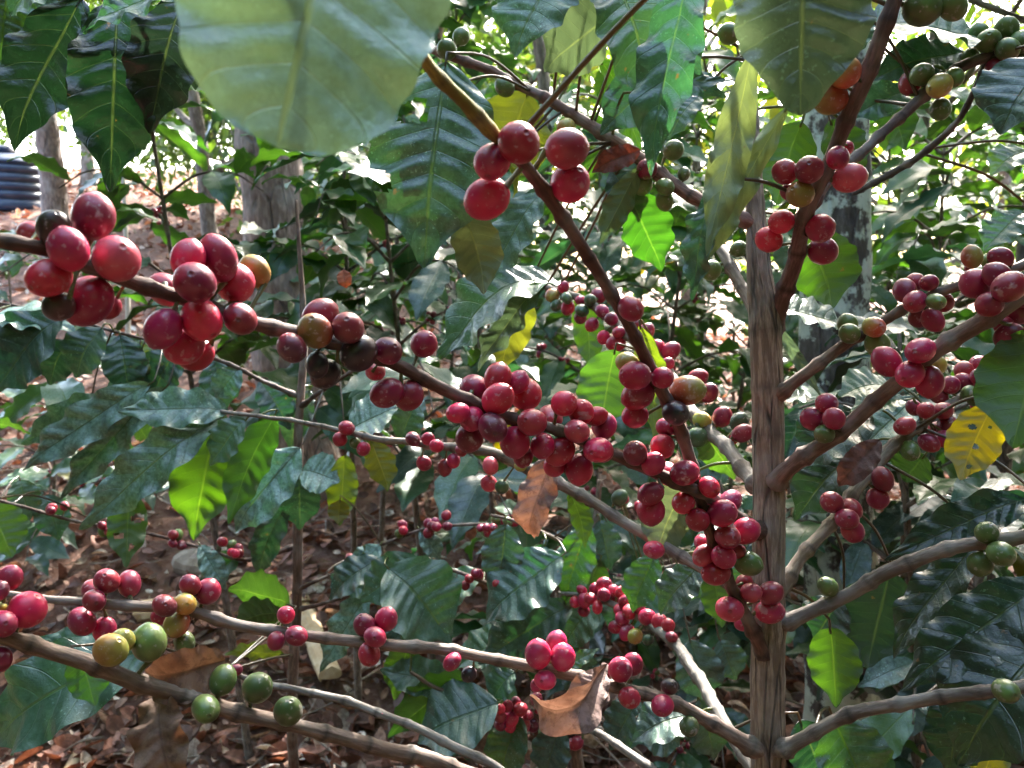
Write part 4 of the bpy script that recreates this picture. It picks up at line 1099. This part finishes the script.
# (px, d, H, r, crown_r, nleaf, size, first, label, tints)
TR = [
 (1010, 2.7, 3.6, .035, 1.0, 1700, .12, .25, 'thin twiggy small tree filling the upper right corner', LIM),
 (930, 3.6, 4.2, .04, 1.2, 2600, .12, .22, 'small twiggy tree with bright leaves behind the right-hand branches', LIM),
 (700, 4.6, 4.4, .05, 1.3, 3300, .13, .2, 'lime-leaved small tree glowing behind the pale hanging leaf', LIM),
 (560, 4.2, 4.2, .05, 1.3, 1900, .13, .25, 'bright small tree behind the bare twigs at top centre', LIM),
 (450, 6.0, 5.5, .07, 1.6, 7000, .10, .25, 'mid green tree above the middle coffee shrubs', MID),
 (220, 6.5, 4.5, .07, 1.5, 12000, .12, .25, 'leafy tree on the slope behind the bushy upper left shrub', MID),
 (100, 15, 6, .12, 2.4, 14000, .2, .2, 'far tree on the hilltop right of the blue tank', MID),
 (-60, 17, 6, .12, 2.4, 8000, .17, .2, 'far tree at the left edge behind the blue tank', MID),
 (330, 13, 8, .12, 3.0, 16000, .19, .15, 'far broad tree left of centre on the ridge', MID),
 (520, 11, 7.5, .12, 3.0, 10000, .16, .12, 'far broad tree in the centre on the ridge', LIM),
 (690, 9, 6.5, .10, 2.6, 9000, .14, .12, 'far light green tree behind the grey stem', LIM),
 (850, 8, 6.0, .10, 2.4, 9000, .13, .12, 'far light green tree beyond the lichen trunk', LIM),
 (1000, 10, 7, .10, 2.8, 9000, .15, .12, 'far tree at the right edge', MID),
 (760, 17, 8, .14, 3.6, 9000, .2, .1, 'most distant pale tree straight behind the grey stem', LIM),
 (960, 19, 8, .14, 3.6, 9000, .2, .1, 'most distant tree low behind the right-hand cherries', MID),
 (420, 20, 9, .14, 3.8, 9000, .2, .1, 'most distant tree on the ridge above the centre left', MID),
]
for i, (px, d, H, r, cr, nl, sz, fi, lab, tn) in enumerate(TR):
    tree(G(px, d), H, r, 40 + i, lab, name='background_tree', crown_r=cr, nleaf=int(nl * (.42 if lab.startswith('far') else .32)), size=sz, first=fi, limbs=9, tints=tn, group='trees closing the view', subs=5, lean=(rng.uniform(-.06, .06), 0))

SKY_BLOCK_TREES = [(-4.6, 1.6, 5.2, 2.0, 'unseen tree added outside the left edge of the view to cut sky light'), (4.6, 2.0, 5.2, 2.0, 'unseen tree added outside the right edge of the view to cut sky light'),
        (-4.0, -1.2, 4.6, 1.8, 'unseen tree added behind the viewer to cut sky light, far left'), (-2.7, -3.2, 4.6, 1.8, 'unseen tree added behind the viewer to cut sky light, left'),
        (-.6, -4.0, 4.6, 1.8, 'unseen tree added straight behind the viewer to cut sky light'), (1.5, -3.8, 4.6, 1.8, 'unseen tree added behind the viewer to cut sky light, just right of straight back'),
        (3.2, -2.6, 4.6, 1.8, 'unseen tree added behind the viewer to cut sky light, right'), (4.3, -.6, 4.6, 1.8, 'unseen tree added behind the viewer to cut sky light, far right')]
for i, (x, y, H, cr, lab) in enumerate(SKY_BLOCK_TREES):  # out-of-view trees added to block low sky light and deepen contrast
    tree((x, y, float(hz(x, y))), H, .09, 140 + i, lab, name='background_tree', crown_r=cr, nleaf=9000, size=.30, first=.06, limbs=16, tints=MID, group='unseen trees added to cut low sky light', subs=6)
for i, (px, d, H, cr, lab) in enumerate([(215, 12, 2.2, 1.5, 'low bushy tree on the bank above the second fruit cluster'), (-50, 15, 2.4, 1.7, 'low bushy tree just left of the tank'),
                                         (260, 10, 2.2, 1.5, 'low bushy tree in front of the ridge beside the thick trunk'), (420, 9, 2.4, 1.6, 'low bushy tree on the ridge between the two middle trees')]):
    tree(G(px, d), H, .05, 170 + i, lab, name='background_tree', crown_r=cr, nleaf=6000, size=.15, first=.08, limbs=12, tints=MID, group='trees closing the view', subs=5)

# ------------------------------------------------------------------ tank, cane, wood, stones
def lathe(mb, c, prof, seg, tint):
    V = []; f = []
    for r, z in prof:
        for i in range(seg):
            a = 2 * math.pi * i / seg
            V.append((c[0] + r * math.cos(a), c[1] + r * math.sin(a), c[2] + z))
    for j in range(len(prof) - 1):
        for i in range(seg):
            i2 = (i + 1) % seg
            f.append((j * seg + i, j * seg + i2, (j + 1) * seg + i2, (j + 1) * seg + i))
    mb.add(V, f, tint)
g = G(14, 12.0)
top = P(25, 172, 12.0)[2]
Ht = top - g[2] + .06
tank = thing('water_tank', 'dark blue ribbed plastic water tank on the slope at the left edge', 'water tank', g)
prof = [(0.0, -.06), (.68, -.06)]
z = 0.0
Rr = .68
nrib = max(5, int(Ht / .13))
for k in range(nrib):
    z0 = Ht * k / nrib; h = Ht / nrib
    prof += [(Rr, z0), (Rr, z0 + h * .62), (Rr - .035, z0 + h * .7), (Rr - .035, z0 + h * .92)]
prof += [(Rr, Ht), (Rr * .93, Ht + .05), (Rr * .6, Ht + .13), (.24, Ht + .17), (0, Ht + .17)]
mb = MB(); lathe(mb, g, prof, 48, (.1, .1, .1)); mb.build('tank_body', M_TANK, tank)
mb = MB(); lathe(mb, g, [(.22, Ht + .165), (.24, Ht + .17), (.24, Ht + .24), (.2, Ht + .27), (0, Ht + .28)], 32, (.1, .1, .1)); mb.build('lid', M_TANK, tank)

g = G(124, 5.2)
tp = P(123, 172, 5.2)
mb = MB(); tube(mb, catmull([g - [0, 0, .1], (g + tp) / 2 + [.012, 0, 0], tp], 8), np.linspace(.017, .013, 17), (.3, .26, .2), seg=10, ridges=.03)
tag(mb.build('garden_cane', M_CANE), 'thin upright cane stuck in the slope at left', 'cane')

def log(px, py, d, L_, r, az, label, split=True, name='split_log'):
    p = P(px, py, d); x, y = p[0], p[1]
    c = np.array([x, y, float(hz(x, y)) + r * .55])
    dr = np.array([math.cos(az), math.sin(az), .05])
    mb = MB(); n = 14
    th = np.linspace(0, 2 * math.pi, n, endpoint=False)
    prof = [(math.cos(t) * r * (1 + .1 * math.sin(3 * t)), max(math.sin(t), -.4 if split else -1) * r * .8) for t in th]
    side = norm(np.cross(dr, [0, 0, 1])); up = np.cross(side, dr)
    V = []; rs = random.Random(int(px))
    st = 9
    for j in range(st + 1):
        q = -L_ / 2 + L_ * j / st
        for (a, b) in prof:
            k = 1 + rs.uniform(-.06, .06)
            V.append(c + dr * (q + rs.uniform(-.01, .01) * (j in (0, st))) + side * a * k + up * b * k)
    f = [(j * n + i, j * n + (i + 1) % n, (j + 1) * n + (i + 1) % n, (j + 1) * n + i) for j in range(st) for i in range(n)]
    f.append(tuple(range(n - 1, -1, -1))); f.append(tuple(st * n + i for i in range(n)))
    mb.add(V, f, (.4, .3, .2)); o = mb.build(name, M_WOOD, smooth=False, origin=c); tag(o, label, 'log')
log(165, 582, 2.7, .17, .05, .1, 'short pale split log lying on the litter below the left fruit branch')
log(310, 590, 2.6, .55, .035, 2.0, 'long pale split log lying beside the thin brown stem', name='split_log')
log(72, 725, 2.1, .16, .014, 1.7, 'small pale stick of split wood near the bottom left', name='split_stick')

def stone(px, py, d, r, label):
    p = P(px, py, d); c = np.array([p[0], p[1], float(hz(p[0], p[1])) + r * .3])
    rs = np.random.RandomState(int(px * 3 + py)); mb = MB()
    V = []; n, m_ = 14, 9
    ph = rs.uniform(0, 6, 6)
    for j in range(m_ + 1):
        t = math.pi * j / m_
        for i in range(n):
            a = 2 * math.pi * i / n
            k = r * (1 + .13 * math.sin(3 * a + ph[0]) * math.sin(t) + .12 * math.sin(2 * t + ph[1]) + .06 * math.sin(5 * a + ph[2]))
            V.append(c + k * np.array([math.sin(t) * math.cos(a) * 1.2, math.sin(t) * math.sin(a), math.cos(t) * .7]))
    f = [(j * n + i, j * n + (i + 1) % n, (j + 1) * n + (i + 1) % n, (j + 1) * n + i) for j in range(m_) for i in range(n)]
    mb.add(V, f, (.3, .25, .2)); tag(mb.build('field_stone', M_ROCK, smooth=False, origin=c), label, 'stone', 'stones lying on the soil')
stone(205, 560, 3.0, .09, 'brown stone lying beside the short split log')
stone(165, 500, 3.6, .08, 'flattish stone on the soil under the hanging left leaves')
stone(660, 600, 2.6, .07, 'stone below the dangling berry cluster right of centre')
stone(430, 640, 2.3, .035, 'small stone under the lowest crossing branch')

# ------------------------------------------------------------------ litter
def litter():
    rs = np.random.RandomState(77)
    mb = MB()
    N_ = 24000
    d = 1.3 + 17 * rs.uniform(0, 1, N_) ** 2.2
    px = rs.uniform(-150, 1170, N_)
    x = (px - 512) / F * d
    z = hz(x, d)
    L_ = rs.uniform(.02, .075, N_) * (1 + .08 * d)
    cols = np.array([(.19, .075, .045), (.25, .11, .07), (.32, .18, .12), (.10, .05, .035), (.42, .33, .26), (.58, .52, .46), (.24, .10, .065), (.2, .12, .09)])
    w = np.array([.2, .2, .16, .16, .1, .05, .09, .04])
    ci = rs.choice(len(cols), N_, p=w / w.sum())
    T = cols[ci] * rs.uniform(.75, 1.25, (N_, 1))
    az = rs.uniform(0, 6.28, N_)
    tilt = rs.normal(0, .45, N_)
    y = np.stack([np.cos(az) * np.cos(tilt), np.sin(az) * np.cos(tilt), np.sin(tilt)], 1)
    n0 = rs.normal(0, .45, (N_, 3)) + [0, 0, 1]
    xx = np.cross(y, n0); xx /= np.linalg.norm(xx, axis=1)[:, None]
    zz = np.cross(xx, y)
    c = np.stack([x, d, z + rs.uniform(.002, .035, N_)], 1)
    L_ = L_[:, None]; W = L_ * rs.uniform(.18, .34, (N_, 1)); cu = L_ * rs.uniform(-.25, .35, (N_, 1)); fo = W * rs.uniform(-.2, .9, (N_, 1))
    rows = []
    for t, wv in ((-.5, .12), (-.22, .85), (.1, 1.0), (.36, .62), (.5, .08)):
        mid = c + y * L_ * t + zz * cu * (t * t * 2)
        rows.append([mid - xx * W * wv + zz * fo * wv, mid, mid + xx * W * wv + zz * fo * wv])
    v = np.stack([q for r_ in rows for q in r_], 1).reshape(-1, 3)
    b = (np.arange(N_) * 15)[:, None]
    f = []
    for j in range(4):
        for i in range(2):
            a = j * 3 + i
            f.append(b + [a, a + 1, a + 4, a + 3])
    f = np.stack(f, 1).reshape(-1, 4)
    lc = np.tile(np.array([(u, t, 0) for t in (0, .25, .5, .75, 1) for u in (-1, 0, 1)]), (N_, 1))
    mb.add(v, f.tolist(), np.repeat(T, 15, axis=0), lc)
    o = mb.build('leaf_litter', M_DRY)
    tag(o, 'brown and pale fallen leaves covering the soil', 'leaf litter', kind='stuff')
    # thin dead twigs lying about
    mb = MB()
    for _ in range(420):
        dd = 1.5 + 4 * rs.uniform() ** 1.6; xx_ = (rs.uniform(-50, 1050) - 512) / F * dd
        Lq = rs.uniform(.05, .28); a = rs.uniform(0, 6.28)
        p0 = np.array([xx_, dd, float(hz(xx_, dd)) + rs.uniform(.01, .05)])
        p2 = p0 + np.array([math.cos(a) * Lq, math.sin(a) * Lq, rs.uniform(-.02, .06)])
        m = (p0 + p2) / 2 + rs.normal(0, .012, 3)
        tube(mb, catmull([p0, m, p2], 3), np.full(7, rs.uniform(.001, .0032)), (np.array((.28, .2, .15)) * rs.uniform(.5, 1.6)).tolist(), seg=5, seed=3)
    tag(mb.build('dead_twigs', M_TWIG), 'thin dead twigs scattered over the litter', 'twigs', kind='stuff')
litter()

# ------------------------------------------------------------------ dead leaves caught on the branches
def dead_leaf(B, T, W, label, tint, roll=0, curl=1.5, fold=.6, ph=1.0, face=1, wave=.045):
    B_, T_ = P(*B), P(*T); y = norm(T_ - B_); vc = norm(CAM - B_); n0 = norm(vc - y * (vc @ y)) * face
    mb = MB(); put_leaf(mb, B_, T_, W, rotv(n0, y, R(roll)), tint, nv=40, nu=14, curl=curl, fold=fold, wave=wave, corr=.012, ph=ph)
    o = mb.build('dead_leaf', M_DRY, origin=B_)
    tag(o, label, 'dead leaf', 'dried leaves caught in the branches')
dead_leaf((555, 452, .50), (535, 535, .505), .024, 'tan curled dead leaf hanging under the middle cherry clusters', (.17, .105, .085), roll=20, curl=2.0, ph=.4)
dead_leaf((607, 664, .465), (530, 690, .46), .024, 'pinkish brown dead leaf curled like a boat below the lowest cherries', (.20, .135, .12), roll=-30, curl=2.6, ph=2, fold=.9)
dead_leaf((604, 672, .462), (574, 722, .455), .021, 'broad pinkish dead leaf blade drooping below the lowest crossing branch', (.20, .135, .115), roll=10, curl=1.2, ph=3)
dead_leaf((225, 660, .40), (145, 672, .385), .026, 'crumpled brown dead leaf lying along the low left branch', (.18, .11, .08), roll=-20, curl=1.7, ph=1)
dead_leaf((158, 690, .385), (178, 800, .37), .024, 'large brown dead leaf hanging below the green cherries at bottom left', (.17, .105, .075), roll=15, curl=1.0, ph=2.6, wave=.12)
dead_leaf((640, 150, .55), (592, 172, .55), .017, 'dark red-brown withered leaf on the upper brown branch', (.14, .04, .03), roll=10, curl=1.4)
dead_leaf((343, 270, 1.0), (346, 288, 1.0), .018, 'small rust red dead leaf above the dark cherries', (.3, .09, .04), curl=1.5)
dead_leaf((880, 440, .545), (838, 485, .55), .020, 'dark purplish dead leaf wrapped on the right inner branch', (.10, .05, .045), curl=1.6)
